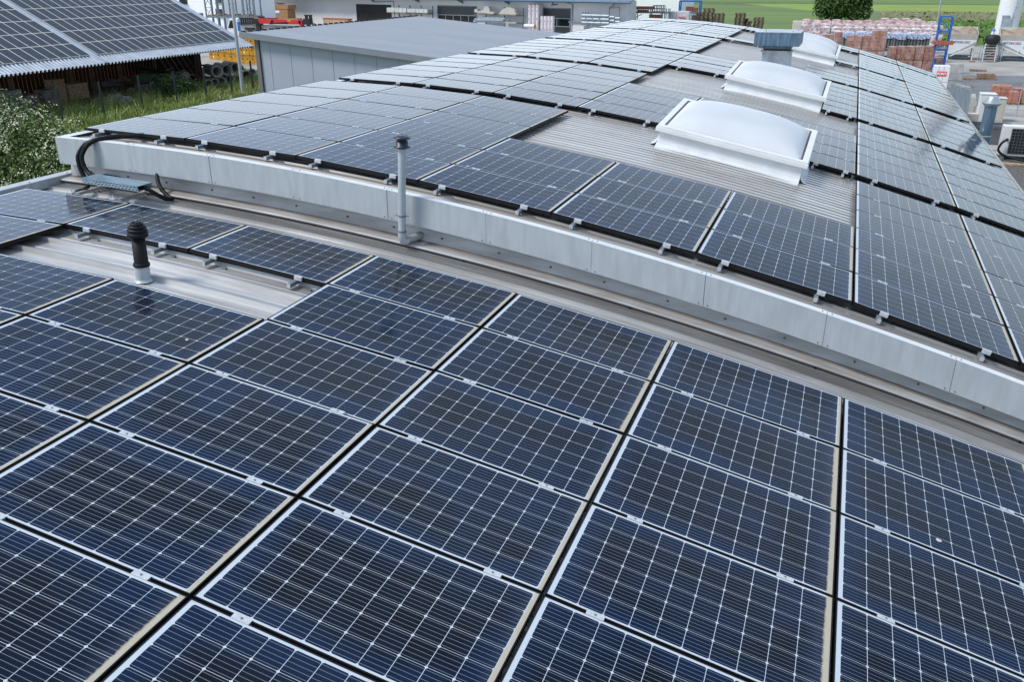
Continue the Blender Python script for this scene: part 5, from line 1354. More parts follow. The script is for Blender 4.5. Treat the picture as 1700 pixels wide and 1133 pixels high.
# yellow crates behind the barn
GY = 'stacked yellow crates behind the barn end'
def crate(x, y, z, sx, sy, sz, label):
    root = empty('yellow_crate', (x, y, z), label, 'crate', GY)
    mb = MB(); mb.bb(x - sx / 2, x + sx / 2, y - sy / 2, y + sy / 2, z, z + sz)
    for s in (-1, 1): mb.bb(x - sx / 2 - 0.01, x + sx / 2 + 0.01, y + s * sy / 2 - 0.01, y + s * sy / 2 + 0.01, z + sz - 0.07, z + sz - 0.01)
    mb.build('crate_body', M['yellow'], root, bevel=0.02)
    mb = MB()
    for fx in (-0.25, 0.25): mb.bb(x + fx * sx - 0.07, x + fx * sx + 0.07, y - sy / 2 - 0.012, y - sy / 2 - 0.002, z + sz * 0.55, z + sz * 0.68)
    mb.build('hand_hole', M['black'], root)
    if (int(x * 10) + int(z * 10)) % 3 == 0:
        mb = MB(); mb.bb(x - 0.06, x + 0.06, y - sy / 2 - 0.014, y - sy / 2 - 0.004, z + sz * 0.2, z + sz * 0.45); mb.build('paper_label', M['white_print'], root)
b0 = aty(404, 97, 66.5); b1 = aty(431, 97, 66.5); xs_ = b0.x
stk = [(b0.x + 0.55, 66.5, 3), (b0.x + 1.62, 66.5, 3), (b0.x - 0.55, 67.3, 3), (b0.x - 1.7, 67.8, 3), (b0.x - 2.9, 68.4, 3), (b0.x + 0.3, 69.0, 3), (b0.x - 1.0, 69.6, 3), (b0.x - 4.0, 68.9, 3), (b0.x - 5.1, 69.3, 3)]
for i, (x, y, n) in enumerate(stk):
    for k in range(n): crate(x, y, k * 0.76, 1.02, 1.0, 0.74, 'yellow crate, stack %s, %s layer up' % (('nearest the lamp post', 'beside the grey shed corner', 'left of the lamp post', 'seen under the barn verge', 'farthest left under the verge', 'second row near the post', 'second row at the left', 'second last at far left under the verge', 'outermost at far left under the verge')[i], ORD[k]))
g = atz(430, 130); mb = MB(); rr = random.Random(5); n = 6
vs = [(g.x + (i / n - 0.5) * 1.1, g.y + (j / n - 0.5) * 1.0, max(0.02, 0.42 * (1 - ((i / n - .5) ** 2 + (j / n - .5) ** 2) * 3.6) + rr.uniform(-0.07, 0.07))) for j in range(n + 1) for i in range(n + 1)]
mb.add(vs, [(j * (n + 1) + i, j * (n + 1) + i + 1, (j + 1) * (n + 1) + i + 1, (j + 1) * (n + 1) + i) for j in range(n) for i in range(n)])
tag(mb.build('tarpaulin', M['blue_tarp'], recalc=False), 'small crumpled light blue sheet in the grass by the grey shed', 'tarpaulin')
# fence of dark posts
v = empty('wire_fence', (-37.8, 42, 0), 'dark post and wire fence crossing the grass below the barn', 'fence')
ys_ = [28.4, 31.22, 34.1, 36.9, 39.82, 42.7, 45.4, 47.95, 50.2, 52.9, 55.6]
for y_ in ys_:
    mb = MB(); mb.box((-37.8, y_, 0.98), (0.10, 0.075, 1.96)); mb.bb(-37.86, -37.74, y_ - 0.045, y_ + 0.045, 1.96, 1.985); mb.build('post', M['post'], v)
mb = MB()
for k in range(10): mb.bar((-37.8, ys_[0], 0.08 + 0.2 * k), (-37.8, ys_[-1], 0.08 + 0.2 * k), 0.004)
y_ = ys_[0]
while y_ < ys_[-1]: mb.bar((-37.8, y_, 0.05), (-37.8, y_, 1.9), 0.003); y_ += 0.25
mb.build('mesh', M['post'], v)

# ------------------------------------------------------------------ vegetation
def leafmat(name, c1, c2, tr=0.25):
    m = bpy.data.materials.new(name); m.use_nodes = True
    t = m.node_tree; b = t.nodes['Principled BSDF']; g = G(m)
    ge = t.nodes.new('ShaderNodeNewGeometry'); tc = t.nodes.new('ShaderNodeTexCoord')
    n = g.noise(tc.outputs['Object'], 0.9, 3)
    c = g.mix(g.n('ADD', g.n('MULTIPLY', ge.outputs['Random Per Island'], 0.6), g.n('MULTIPLY', n, 0.4)), c1, c2)
    t.links.new(c, b.inputs['Base Color']); b.inputs['Roughness'].default_value = 0.6
    b.inputs['Specular IOR Level'].default_value = 0.3
    return m
M['leaf'] = leafmat('hawthorn_leaf', (0.026, 0.055, 0.012), (0.105, 0.165, 0.035))
M['blossom'] = leafmat('hawthorn_blossom', (0.44, 0.45, 0.28), (0.68, 0.68, 0.50))
M['leaf_dark'] = leafmat('tree_leaf', (0.018, 0.045, 0.010), (0.065, 0.125, 0.025))
M['leaf_fresh'] = leafmat('shrub_leaf', (0.035, 0.085, 0.012), (0.12, 0.21, 0.035))
M['grass'] = leafmat('grass_blade', (0.105, 0.16, 0.030), (0.33, 0.38, 0.11))
M['bark'] = mat('bark', (0.10, 0.075, 0.055), 0.9, 0, 0.3, 5)
def leaf_cloud(lobes, n, size, rr, shell=0.35, flat=0.0):
    """leaf quads spread through a set of ellipsoid lobes (centre, radii), denser near each surface"""
    mb = MB(); tot = sum(r[0] * r[1] * r[2] for _, r in lobes)
    for c, r in lobes:
        k = int(n * r[0] * r[1] * r[2] / tot)
        for _ in range(k):
            d = Vector((rr.gauss(0, 1), rr.gauss(0, 1), rr.gauss(0, 1))).normalized()
            q = rr.random() ** shell
            p = Vector(c) + Vector((d.x * r[0], d.y * r[1], d.z * r[2])) * q * rr.uniform(0.85, 1.1)
            s = size * rr.uniform(0.6, 1.4)
            nrm = (d + Vector((rr.gauss(0, .7), rr.gauss(0, .7), rr.gauss(0.3, .7)))).normalized()
            t = nrm.orthogonal().normalized(); t.rotate(Matrix.Rotation(rr.uniform(0, 6.28), 3, nrm)); b = nrm.cross(t)
            mb.v += [tuple(p - t * s), tuple(p + b * s * 0.55), tuple(p + t * s), tuple(p - b * s * 0.55)]
            i = len(mb.v); mb.f.append([i - 4, i - 3, i - 2, i - 1]); mb.mi.append(0); mb.sm.append(False)
    return mb
rr = random.Random(11)
bush = empty('hawthorn_bush', (-20.0, 16.8, 0), 'large flowering bush full of small white blossoms at the left edge', 'bush')
lobes = [((-20.2, 16.9, 2.0), (2.3, 2.0, 1.9)), ((-18.6, 16.5, 1.6), (1.5, 1.6, 1.5)), ((-22.2, 17.4, 2.2), (2.0, 2.0, 1.7)), ((-20.6, 17.2, 3.4), (1.0, 1.0, 0.9)), ((-19.3, 17.3, 2.7), (0.85, 0.9, 0.75)), ((-18.0, 17.0, 1.9), (0.9, 1.0, 0.9)), ((-23.8, 18, 2.0), (2, 2, 2)), ((-20.4, 16.4, 1.2), (2.8, 2.2, 1.2)), ((-20.9, 17.2, 4.0), (0.45, 0.45, 0.5)), ((-17.6, 17.6, 2.3), (0.55, 0.6, 0.5)), ((-21.6, 16.8, 3.1), (0.8, 0.8, 0.8)), ((-17.9, 15.3, 1.0), (1.3, 1.2, 1.2))]
leaf_cloud(lobes, 40000, 0.058, rr, 0.30).build('foliage', M['leaf'], bush, recalc=False)
# blossom sprays: flat clusters on the outer surface
mb = MB()
for _ in range(2000):
    c, r = rr.choices(lobes, [a[1][0] * a[1][1] for a in lobes])[0]
    d = Vector((rr.gauss(0, 1), rr.gauss(-0.2, 1), rr.gauss(0.35, 1))).normalized()
    p = Vector(c) + Vector((d.x * r[0], d.y * r[1], d.z * r[2])) * rr.uniform(0.92, 1.12)
    for _k in range(rr.randint(5, 11)):
        pp = p + Vector((rr.gauss(0, .075), rr.gauss(0, .075), rr.gauss(0, .045))); s = rr.uniform(0.013, 0.029)
        nrm = (d * 0.6 + Vector((rr.gauss(0, .4), rr.gauss(0, .4), rr.gauss(0.5, .4)))).normalized(); t = nrm.orthogonal().normalized(); b = nrm.cross(t)
        mb.v += [tuple(pp - t * s), tuple(pp + b * s), tuple(pp + t * s), tuple(pp - b * s)]
        i = len(mb.v); mb.f.append([i - 4, i - 3, i - 2, i - 1]); mb.mi.append(0); mb.sm.append(False)
mb.build('blossom', M['blossom'], bush, recalc=False)
mb = MB()
for k in range(14):
    a = Vector((-20.2 + rr.uniform(-0.5, 0.5), 16.9 + rr.uniform(-0.4, 0.4), 0)); c, r = lobes[k % len(lobes)]
    mb.tube(spline([a, a.lerp(Vector(c), 0.5) + Vector((rr.uniform(-.2, .2), rr.uniform(-.2, .2), 0)), Vector(c)], 4), 0.045, 6)
mb.build('stem', M['bark'], bush, recalc=False)
# tree behind the brick packs
tr = empty('leafy_tree', (-2.0, 140, 0), 'round dark green tree behind the printed brick packs at the top edge', 'tree')
lob = [((-2.0, 140, 6.0), (3.4, 3.2, 3.2)), ((-4.0, 140, 4.4), (2.0, 2.0, 2.0)), ((0.1, 140, 4.2), (2.1, 2.0, 1.9)), ((-2.2, 138.4, 3.4), (2.9, 2.0, 2.0)), ((-4.8, 140, 3.2), (1.1, 1.2, 1.1)), ((1.2, 140, 3.3), (1.0, 1.2, 1.2)), ((-0.6, 141, 8.4), (2.5, 2.5, 2.2)), ((-3.4, 139, 2.6), (2.5, 1.8, 1.4)), ((0.2, 139, 2.4), (2.2, 1.8, 1.3))]
leaf_cloud(lob, 15000, 0.20, rr, 0.33).build('crown', M['leaf_dark'], tr, recalc=False)
mb = MB(); mb.cyl((-2, 140, 0), (-2.1, 140, 3.2), 0.38, 0.26, 12)
for c, r in lob[:6]: mb.tube(spline([(-2.05, 140, 2.2), (Vector((-2.05, 140, 2.6)).lerp(Vector(c), 0.5)), Vector(c)], 4), 0.13, 7)
mb.build('trunk', M['bark'], tr, recalc=False)
# shrubs in the grass
for (px, py, rad, hgt, label, mt) in ((293, 159, 1.45, 1.5, 'dense green shrub growing left of the concrete pipes', M['leaf_dark']), (270, 148, 0.9, 0.7, 'bright green low shrub behind the rubble heap', M['leaf_fresh']), (398, 128, 0.55, 1.1, 'small leafy sapling by the lamp post and pipes', M['leaf_fresh']), (72, 156, 0.6, 0.55, 'dark low weed clump at the stone slabs', M['leaf_dark'])):
    g = atz(px, py); root = empty('shrub', (g.x, g.y, 0), label, 'shrub')
    lb = [((g.x + rr.uniform(-.4, .4) * rad, g.y + rr.uniform(-.4, .4) * rad, hgt * rr.uniform(0.4, 0.62)), (rad * rr.uniform(.5, .75), rad * rr.uniform(.5, .75), hgt * 0.4)) for _ in range(6)]
    leaf_cloud(lb, int(2600 * rad), 0.085, rr, 0.35).build('foliage', mt, root, recalc=False)
    mb = MB()
    for c, r in lb: mb.tube([(g.x, g.y, 0), (g.x * .5 + c[0] * .5, g.y * .5 + c[1] * .5, c[2] * .5), c], 0.025, 5)
    mb.build('stem', M['bark'], root, recalc=False)
# grass blades in the strip between roof and barn
mb = MB()
for _ in range(62000):
    x = rr.uniform(-44.5, -22); y = rr.uniform(26, 64)
    if x > -31 and y > 39: continue
    pt = rr.random()
    cl = math.sin(x * 1.7 + 1.3 * math.sin(y * 0.9)) * math.sin(y * 1.3 + x * 0.4) + 0.5 * math.sin(x * 5.1) * math.sin(y * 4.3)
    h = max(0.10, 0.30 + 0.22 * cl) * rr.uniform(0.6, 1.5)
    a = rr.uniform(0, 6.28); wdt = rr.uniform(0.012, 0.030); ln = Vector((rr.gauss(0, .45), rr.gauss(0, .45), 0)) * h
    b = Vector((math.cos(a), math.sin(a), 0)) * wdt; p = Vector((x, y, 0))
    mid = p + ln * 0.35 + Vector((0, 0, h * 0.6)); tip = p + ln + Vector((0, 0, h))
    mb.v += [tuple(p - b), tuple(p + b), tuple(mid + b * .7), tuple(mid - b * .7), tuple(tip)]
    i = len(mb.v); mb.f += [[i - 5, i - 4, i - 3, i - 2], [i - 2, i - 3, i - 1]]; mb.mi += [0, 0]; mb.sm += [False, False]
tag(mb.build('grass', M['grass'], recalc=False), 'rough knee high meadow grass between the solar roof and the barn', 'grass', kind='stuff')
# weeds and reeds farther out, as one mass
mb = MB()
for _ in range(9000):
    x = rr.uniform(5, 60); y = rr.uniform(116, 214)
    band = (y - 172) / 40.0
    if y < 172 and rr.random() > 0.55: continue
    h = (0.22 if y > 172 else 0.4) * rr.uniform(0.5, 1.4); a = rr.uniform(0, 6.28); s = rr.uniform(0.25, 0.6)
    b = Vector((math.cos(a), math.sin(a), 0)) * s; p = Vector((x, y, 0)); l_ = Vector((rr.gauss(0, .3), rr.gauss(0.5, .35), h))
    mb.v += [tuple(p - b), tuple(p + b), tuple(p + b * 0.5 + l_), tuple(p - b * 0.3 + l_ * 1.1)]
    i = len(mb.v); mb.f.append([i - 4, i - 3, i - 2, i - 1]); mb.mi.append(1 if y > 172 else 0); mb.sm.append(False)
M['reedleaf'] = leafmat('reed_leaf', (0.12, 0.145, 0.055), (0.21, 0.20, 0.11))
tag(mb.build('weeds', [M['leaf_fresh'], M['reedleaf']], recalc=False), 'mass of green weeds and brownish reeds on the field edge at right', 'weeds', kind='stuff')

# ------------------------------------------------------------------ long storage hall at the back
HA = R(15)
HU = Vector((-math.cos(HA), math.sin(HA), 0)); HN = Vector((-math.sin(HA), -math.cos(HA), 0))   # along the wall (leftwards), outward
HP = aty(1040, 20, 111.0); HP.z = 0
def hall(px, py, off=0.0):
    """point where the pixel ray meets the plane `off` metres in front of the hall wall -> (s along wall, z)"""
    r = ray(px, py); o = HP + HN * off
    t = (o - CAMP).dot(HN) / r.dot(HN); p = CAMP + r * t
    return (p - HP).dot(HU), p.z
def hp(s, off, z): return HP + HU * s + HN * off + Vector((0, 0, z))
def hbox(mb, s0, s1, o0, o1, z0, z1, mi=0):
    vs = [hp(s0, o0, z0), hp(s1, o0, z0), hp(s1, o1, z0), hp(s0, o1, z0), hp(s0, o0, z1), hp(s1, o0, z1), hp(s1, o1, z1), hp(s0, o1, z1)]
    mb.add(vs, [(3, 2, 1, 0), (4, 5, 6, 7), (0, 1, 5, 4), (1, 2, 6, 5), (2, 3, 7, 6), (3, 0, 4, 7)], mi)
def hthing(name, label, cat, s, off, group=None): return empty(name, hp(s, off, 0), label, cat, group)
sL = hall(421, 10)[0]
v = hthing('storage_hall', 'long pale grey storage hall with sectional doors across the background', 'hall', sL / 2, -8)
mb = MB(); hbox(mb, 0, sL, -2.5, 0, 0, 4.35); mb.build('wall', M['hallwall'], v)
EAV = hall(900, 2.5, 1.6)[1]
mb = MB(); hbox(mb, -1.3, sL + 1, -0.1, 1.55, EAV + 0.05, EAV + 0.14); mb.build('eave_soffit', M['hallwall'], v)
mb = MB()
for i in range(-1, 40):
    s0 = i * (sL + 2) / 40
vs = [hp(-1.4, 1.6, EAV + 0.16), hp(sL + 1, 1.6, EAV + 0.16), hp(sL + 1, -7, EAV + 1.9), hp(-1.4, -7, EAV + 1.9), hp(-1.4, 1.6, EAV + 0.22), hp(sL + 1, 1.6, EAV + 0.22), hp(sL + 1, -7, EAV + 1.96), hp(-1.4, -7, EAV + 1.96)]
mb.add(vs, [(3, 2, 1, 0), (4, 5, 6, 7), (0, 1, 5, 4), (1, 2, 6, 5), (2, 3, 7, 6), (3, 0, 4, 7)]); mb.build('roof', M['steel'], v)
mb = MB(); mb.cyl(hp(-1.4, 1.68, EAV + 0.08), hp(sL + 1, 1.68, EAV + 0.08), 0.11, n=12); mb.build('gutter', mat('blue_grey_gutter', (0.06, 0.115, 0.19), 0.45, 0.3), v)
mb = MB()
for px in (840, 763, 690, 615): 
    s = hall(px, 5, 0.8)[0]; mb.prism([hp(s, 0.0, EAV + 0.05), hp(s, 1.3, EAV + 0.05), hp(s, 1.3, EAV - 0.06), hp(s, 0.0, EAV - 0.5)], HU * 0.14)
s = hall(1010, 6, 0.5)[0]; mb.bar(hp(s, 0, EAV - 0.7), hp(s - 1.5, 1.4, EAV + 0.05), 0.08); mb.build('eave_bracket', M['steel'], v)
def hdoor(px0, px1, pyt, name, kind):
    s0, zt = hall(px0, pyt); s1, _ = hall(px1, pyt)
    s0, s1 = min(s0, s1), max(s0, s1)
    mb = MB(); fw_ = 0.12
    hbox(mb, s0 - fw_, s1 + fw_, 0.005, 0.06, zt, zt + fw_); hbox(mb, s0 - fw_, s0, 0.005, 0.06, 0, zt); hbox(mb, s1, s1 + fw_, 0.005, 0.06, 0, zt)
    d = mb.build('door_frame', M['white'] if kind == 'open' else M['steel'], v)
    if kind == 'open':
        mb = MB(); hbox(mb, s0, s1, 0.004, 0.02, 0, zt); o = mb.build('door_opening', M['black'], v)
        mb = MB()
        for k in range(5): mb.bar(hp(s1 - 0.3 - 0.35 * k, 0.04, 0.2), hp(s1 - 1.0 - 0.35 * k, 0.04, 1.9), 0.10, 0.02)
        mb.build('leaning_boards', M['steel'], v)
    else:
        mb = MB(); hbox(mb, s0, s1, 0.004, 0.03, 0, zt); o = mb.build('sectional_door', M['darkdoor'], v)
        n = max(2, int(round((s1 - s0) / 1.35))) if kind == 'four' else 2
        z0, z1 = zt * 0.36, zt * 0.63
        mb = MB()
        for k in range(n):
            a = s0 + 0.08 + (s1 - s0 - 0.1) * k / n; b = s0 - 0.02 + (s1 - s0 - 0.1) * (k + 1) / n
            hbox(mb, a, b, 0.030, 0.040, z0, z1)
        w_ = mb.build('window_panes', M['darkglass'], v)
        mb = MB()
        hbox(mb, s0, s1, 0.03, 0.05, z1, z1 + 0.10); hbox(mb, s0, s1, 0.03, 0.05, z0 - 0.10, z0)
        for k in range(n + 1):
            a = s0 + (s1 - s0 - 0.08) * k / n; hbox(mb, a, a + 0.08, 0.03, 0.05, z0, z1)
        mb.build('window_frame', M['steel_light'], v)
hdoor(591, 650, 6.0, 'door', 'open'); hdoor(727, 791, 9.6, 'door', 'four'); hdoor(903.5, 947, 14, 'door', 'two')
mb = MB(); s = hall(951, 20)[0]; mb.tube([hp(s, 0.1, 0), hp(s, 0.1, EAV - 0.3), hp(s, 1.5, EAV)], 0.07, 8)
s = hall(655, 15)[0]; mb.tube([hp(s, 0.1, 0), hp(s, 0.1, hall(655, 2, 0.1)[1]), hp(s + 4.3, 0.12, hall(612, 2.5, 0.1)[1])], 0.06, 8)
mb.build('downpipe', M['steel'], v)
mb = MB(); s, z = hall(919, 8, 1.2); mb.bar(hp(s, 1.5, EAV), hp(s, 1.2, z), 0.1); mb.bar(hp(s + 0.4, 1.2, z - 0.02), hp(s - 0.7, 1.3, z + 0.12), 0.16, 0.12); mb.build('floodlight', M['black'], v)

# cantilever racks along the hall
def rack(px0, px1, pyt, off, name, label, arms, n=3, mt='steel'):
    s0, zt = hall(px0, pyt, off); s1, _ = hall(px1, pyt, off); s0, s1 = min(s0, s1), max(s0, s1)
    root = hthing('cantilever_rack', label, 'rack', (s0 + s1) / 2, off, 'cantilever racks along the storage hall')
    for k in range(n):
        mb = MB(); mb.bar(hp(s0 + (s1 - s0) * k / (n - 1), off - 0.4, 0), hp(s0 + (s1 - s0) * k / (n - 1), off - 0.4, zt), 0.16); mb.build('upright', M[mt], root)
    for z in arms:
        mb = MB()
        for k in range(n): mb.bar(hp(s0 + (s1 - s0) * k / (n - 1), off - 0.4, z), hp(s0 + (s1 - s0) * k / (n - 1), off + 0.9, z), 0.09)
        mb.bar(hp(s0, off - 0.4, z), hp(s1, off - 0.4, z), 0.07); mb.build('arm', M[mt], root)
    return s0, s1, root
s0, s1, _ = rack(659, 715, 8, 1.2, 'r', 'dark cantilever rack holding wrapped stone slabs right of the black doorway', (hall(690, 22, 1.2)[1], 0.4), 4)
for i, (px0, px1, py0, py1, lab) in enumerate(((644, 677, 12.2, 20, 'left pack of pale wrapped slabs on the hall rack'), (678, 712, 14, 20.6, 'right pack of pale wrapped slabs on the hall rack'))):
    a, z1 = hall(px0, py0, 1.6); b, z0 = hall(px1, py1, 1.6); z0 = hall(px0, py1, 1.6)[1]; z1 = hall(px0, py0, 1.6)[1]
    root = empty('slab_pack', hp((a + b) / 2, 1.6, z0), lab, 'slab pack', 'wrapped slab packs on the hall rack')
    mb = MB(); n = 5
    for k in range(n): hbox(mb, b + (a - b) * (k / n) + 0.03, b + (a - b) * ((k + 1) / n) - 0.03, 0.9, 1.9, z0 + 0.06, z1)
    mb.build('slabs', mat('slab_foil%d' % i, (0.50, 0.52, 0.50), 0.4, 0, 0.15, 2), root)
    mb = MB(); hbox(mb, b, a, 0.9, 1.9, z0 - 0.04, z0 + 0.05); mb.build('pallet', M['wood'], root)
s0, s1, _ = rack(804, 866, 11, 1.0, 'r', 'cantilever rack with stone mouldings left of the white rolls', (hall(840, 24.5, 1.0)[1], hall(840, 37, 1.0)[1]), 3)
def moulding(px0, px1, pyt, pyb, label, pts):
    a, z1 = hall(px0, pyt, 1.3); b, _ = hall(px1, pyt, 1.3); z0 = hall((px0 + px1) / 2, pyb, 1.3)[1]; z1 = hall((px0 + px1) / 2, pyt, 1.3)[1]
    root = empty('stone_moulding', hp((a + b) / 2, 1.3, z0), label, 'stone moulding', 'pale stone mouldings on the rack')
    mb = MB(); mb.prism([hp(a + (b - a) * u, 1.7, z0 + (z1 - z0) * t) for u, t in pts], HN * -0.8); mb.build('moulding_body', M['canvas'], root)
    mb = MB(); hbox(mb, min(a, b), max(a, b), 0.8, 1.8, z0 - 0.12, z0 - 0.02); mb.build('pallet', M['wood'], root)
moulding(831, 860, 11.5, 23.5, 'dome shaped pale stone moulding on the rack', [(0, 0), (0.08, 0.35), (0.25, 0.75), (0.5, 1), (0.75, 0.9), (0.9, 0.6), (1, 0)])
moulding(790, 822, 10, 22.5, 'jumbled pale stone pieces left of the dome shaped moulding', [(0, 0.2), (0.02, 0.6), (0.14, 0.65), (0.18, 0.3), (0.45, 0.5), (0.55, 1), (0.75, 0.95), (0.82, 0.3), (1, 0.25), (1, 0)])
mb = MB()
for k, (px0, px1, py) in enumerate(((788, 836, 31.5), (785, 856, 35), (800, 836, 29.5))):
    a, z = hall(px0, py, 2.2); b, _ = hall(px1, py, 2.2); mb.bar(hp(a, 2.2 - 0.2 * k, z), hp(b, 2.2 - 0.2 * k, z), 0.28, 0.22)
tag(mb.build('steel_beams', M['steel_light']), 'bundle of light grey steel beams on the lower rack arms', 'steel beams')
# wrapped rolls
GR = 'white wrapped insulation rolls beside the hall door'
def roll(px0, px1, pyt, z0, label, off=1.2, prints=True):
    a, zt = hall(px0, pyt, off); b, _ = hall(px1, pyt, off); r = abs(a - b) / 2; s = (a + b) / 2
    root = empty('wrapped_roll', hp(s, off, z0), label, 'roll', GR); c = hp(s, off, 0)
    mb = MB(); mb.cyl((c.x, c.y, z0), (c.x, c.y, zt), r * 0.97, n=18); mb.build('roll_body', M['roll'], root)
    mb = MB(); mb.cyl((c.x, c.y, zt), (c.x, c.y, zt + 0.04), r * 0.6, n=14); mb.build('roll_end', M['wood'], root)
    if prints:
        for k in range(2):
            mb = MB(); z = z0 + (zt - z0) * (0.3 + 0.45 * k); q = hp(s + r * 0.2, off + r * 0.98, 0); mb.cyl((q.x, q.y, z), Vector((q.x, q.y, z)) + HN * 0.03, r * 0.28, n=12); mb.build('round_print', M['pink'], root)
names = ['left', 'middle', 'right']
for i in range(3): 
    zm = hall(885, 22, 1.2)[1]
    roll(877.5 + 6.3 * i, 883.6 + 6.3 * i, 7.2, zm, 'tall white roll in the upper layer, %s one beside the right door' % names[i])
    roll(877.5 + 6.3 * i, 883.6 + 6.3 * i, 22, 0.1, 'tall white roll in the lower layer, %s one beside the right door' % names[i], prints=(i != 1))
roll(894, 900.5, 7.8, 0.1, 'tall white roll at the back right of the tall group', 0.6)
for i, (a, b) in enumerate(((898, 904), (903.8, 909.8), (909.6, 915.5), (915, 920.5))): roll(a, b, 26.5, 0.1, 'short white roll standing before the right door, %s from the left' % ORD[i], 2.3)
a, z = hall(871, 40, 2.6); b, _ = hall(888, 40, 2.6); p0 = hp(a, 2.6, max(z - 0.2, 0.3)); p1 = hp(b, 2.6, max(z - 0.2, 0.3)); root = empty('wrapped_roll', p0, 'white roll lying on its side in front of the tall rolls', 'roll', GR)
mb = MB(); mb.cyl(p0, p1, 0.26, n=16); mb.build('roll_body', M['roll'], root); mb = MB(); mb.cyl(p1, p1 + (p1 - p0).normalized() * 0.02, 0.24, n=16); mb.build('roll_end', M['yellow'], root)
# steel profiles rack near the hall corner
s0, s1, root = rack(978, 1000, 20, 1.6, 'r', 'light grey rack with steel profiles and ducts near the hall corner', (hall(985, 30, 1.6)[1], hall(985, 38, 1.6)[1]), 3, 'steel_light')
mb = MB()
for k in range(9):
    px0 = 966 + (k % 3) * 8; py = 25 + k * 2.0; a, z = hall(px0, py, 2.2); b, _ = hall(px0 + 44, py - 0.5, 2.2); mb.cyl(hp(a, 2.2 - 0.15 * (k % 3), z), hp(b, 2.0 - 0.15 * (k % 3), z), 0.16, n=8)
tag(mb.build('steel_tubes', M['steel_light'], recalc=True), 'bundle of light steel tubes lying on the corner rack', 'steel tubes')
mb = MB()
for px0, px1, py in ((944, 978, 36), (946, 975, 38)): a, z = hall(px0, py, 0.6); b, _ = hall(px1, py, 0.6); mb.bar(hp(a, 0.6, z), hp(b, 0.6, z), 0.12, 0.16)
for px in (968, 972, 977): a, z = hall(px, 19, 0.6); mb.bar(hp(a, 0.6, 0), hp(a, 0.6, z), 0.08)
a, z = hall(968, 31, 0.6); b, _ = hall(980, 31, 0.6); mb.bar(hp(a, 0.6, z), hp(b, 0.6, z), 0.07); tag(mb.build('pipe_frame', M['steel']), 'grey pipe frame on the wall right of the right door', 'pipe frame')
mb = MB(); a, z = hall(953, 42, 1.4); b, _ = hall(972, 42, 1.4); hbox(mb, b, a, 1.0, 1.8, 0, z); tag(mb.build('white_crate', M['roll'], bevel=0.03), 'low white wrapped crate right of the right door', 'crate')
mb = MB(); a, z = hall(1012, 11, 1.0); b, _ = hall(1029, 11, 1.0); zb_ = 0.6
for q in (a, b): mb.bar(hp(q, 1.0, 0), hp(q, 1.0, z), 0.09)
mb.bar(hp(a, 1.0, z), hp(b, 1.0, z), 0.09); tag(mb.build('steel_gantry', M['steel']), 'slim grey goalpost frame at the hall corner', 'gantry')

# white building behind the hall corner, and the one at the left
a = aty(1033, 25, 150); b = aty(1127, 25, 150)
v = empty('white_building', ((a.x + b.x) / 2, 155, 0), 'plain white building behind the orange brick rack in the centre', 'building')
mb = MB(); mb.bb(a.x - 6, b.x, 150, 164, 0, 7.0); mb.build('wall', M['whitewall'], v)
mb = MB(); mb.bb(a.x - 6.3, b.x + 0.3, 149.7, 164.3, 7.0, 7.2); mb.build('roof', M['greytrim'], v)
WY = 104.0
a = aty(372, 25, WY)
v = empty('white_building', (a.x - 12, WY + 5, 0), 'white office building with dark windows behind the barn roof', 'building')
mb = MB(); mb.bb(a.x - 26, a.x, WY, WY + 12, 0, 8.5); mb.build('wall', M['whitewall'], v)
mb = MB(); mb.bb(a.x - 26.4, a.x + 0.4, WY - 0.4, WY + 12.4, 8.5, 8.75); mb.build('roof', M['greytrim'], v)
for i, (px0, px1, py0, py1) in enumerate(((296, 312, -8, 7.5), (306, 314, 17, 26), (330, 339, 21, 36), (357, 371, 14, 28), (356, 370, -8, 5))):
    p = aty(px0, py0, WY - 0.02); q = aty(px1, py1, WY - 0.02)
    mb = MB(); mb.bb(p.x, q.x, WY - 0.03, WY - 0.005, q.z, p.z); wf = mb.build('window', M['greytrim'], v)
    mb = MB(); mb.bb(p.x + 0.08, q.x - 0.08, WY - 0.045, WY - 0.03, q.z + 0.08, p.z - 0.08); pn = mb.build('pane', M['darkglass'], wf)
    pn.data.transform(Matrix.Translation(wf.location))
    mb = MB(); mb.bb(p.x - 0.1, q.x + 0.1, WY - 0.14, WY - 0.005, q.z - 0.08, q.z - 0.003); mb.build('sill', M['steel_light'], v)
# steel storage frame (tall lattice uprights) left of the hall
SY = 88.0
xs = [aty(px, 20, SY).x for px in (342, 352, 361, 371, 382, 393, 405, 411, 423)]
v = empty('lattice_rack', ((xs[0] + xs[-1]) / 2, SY, 0), 'tall grey lattice storage rack between the white building and the hall', 'rack')
for k, x in enumerate(xs):
    for yy in (SY, SY + 1.2):
        mb = MB(); mb.bar((x, yy, 0), (x, yy, 6.2), 0.13); mb.build('upright', M['steel'], v)
zb_ = aty(380, 28, SY).z
for z in (zb_, 5.6):
    for yy in (SY, SY + 1.2):
        mb = MB(); mb.bar((xs[0], yy, z), (xs[-1] + 0.4, yy, z), 0.16, 0.22); mb.build('beam', M['steel'], v)
mb = MB()
for k in (0, 2, 4, 7):
    xa, xb = xs[k], xs[k + 1]
    for z in (0.6, 2.7, 4.0):
        h = 1.1; mb.bar((xa, SY, z), (xb, SY, z + h), 0.04); mb.bar((xb, SY, z), (xa, SY, z + h), 0.04); mb.bar((xa, SY, z + h), (xb, SY, z + h), 0.05)
mb.build('lattice', M['steel'], v)
mb = MB()
for k in range(7):
    x = xs[0] + 0.3 + k * 1.0; mb.bb(x, x + 0.8, SY - 0.1, SY + 1.2, zb_ + 0.12, zb_ + 0.20 + 0.12 * (k % 2))
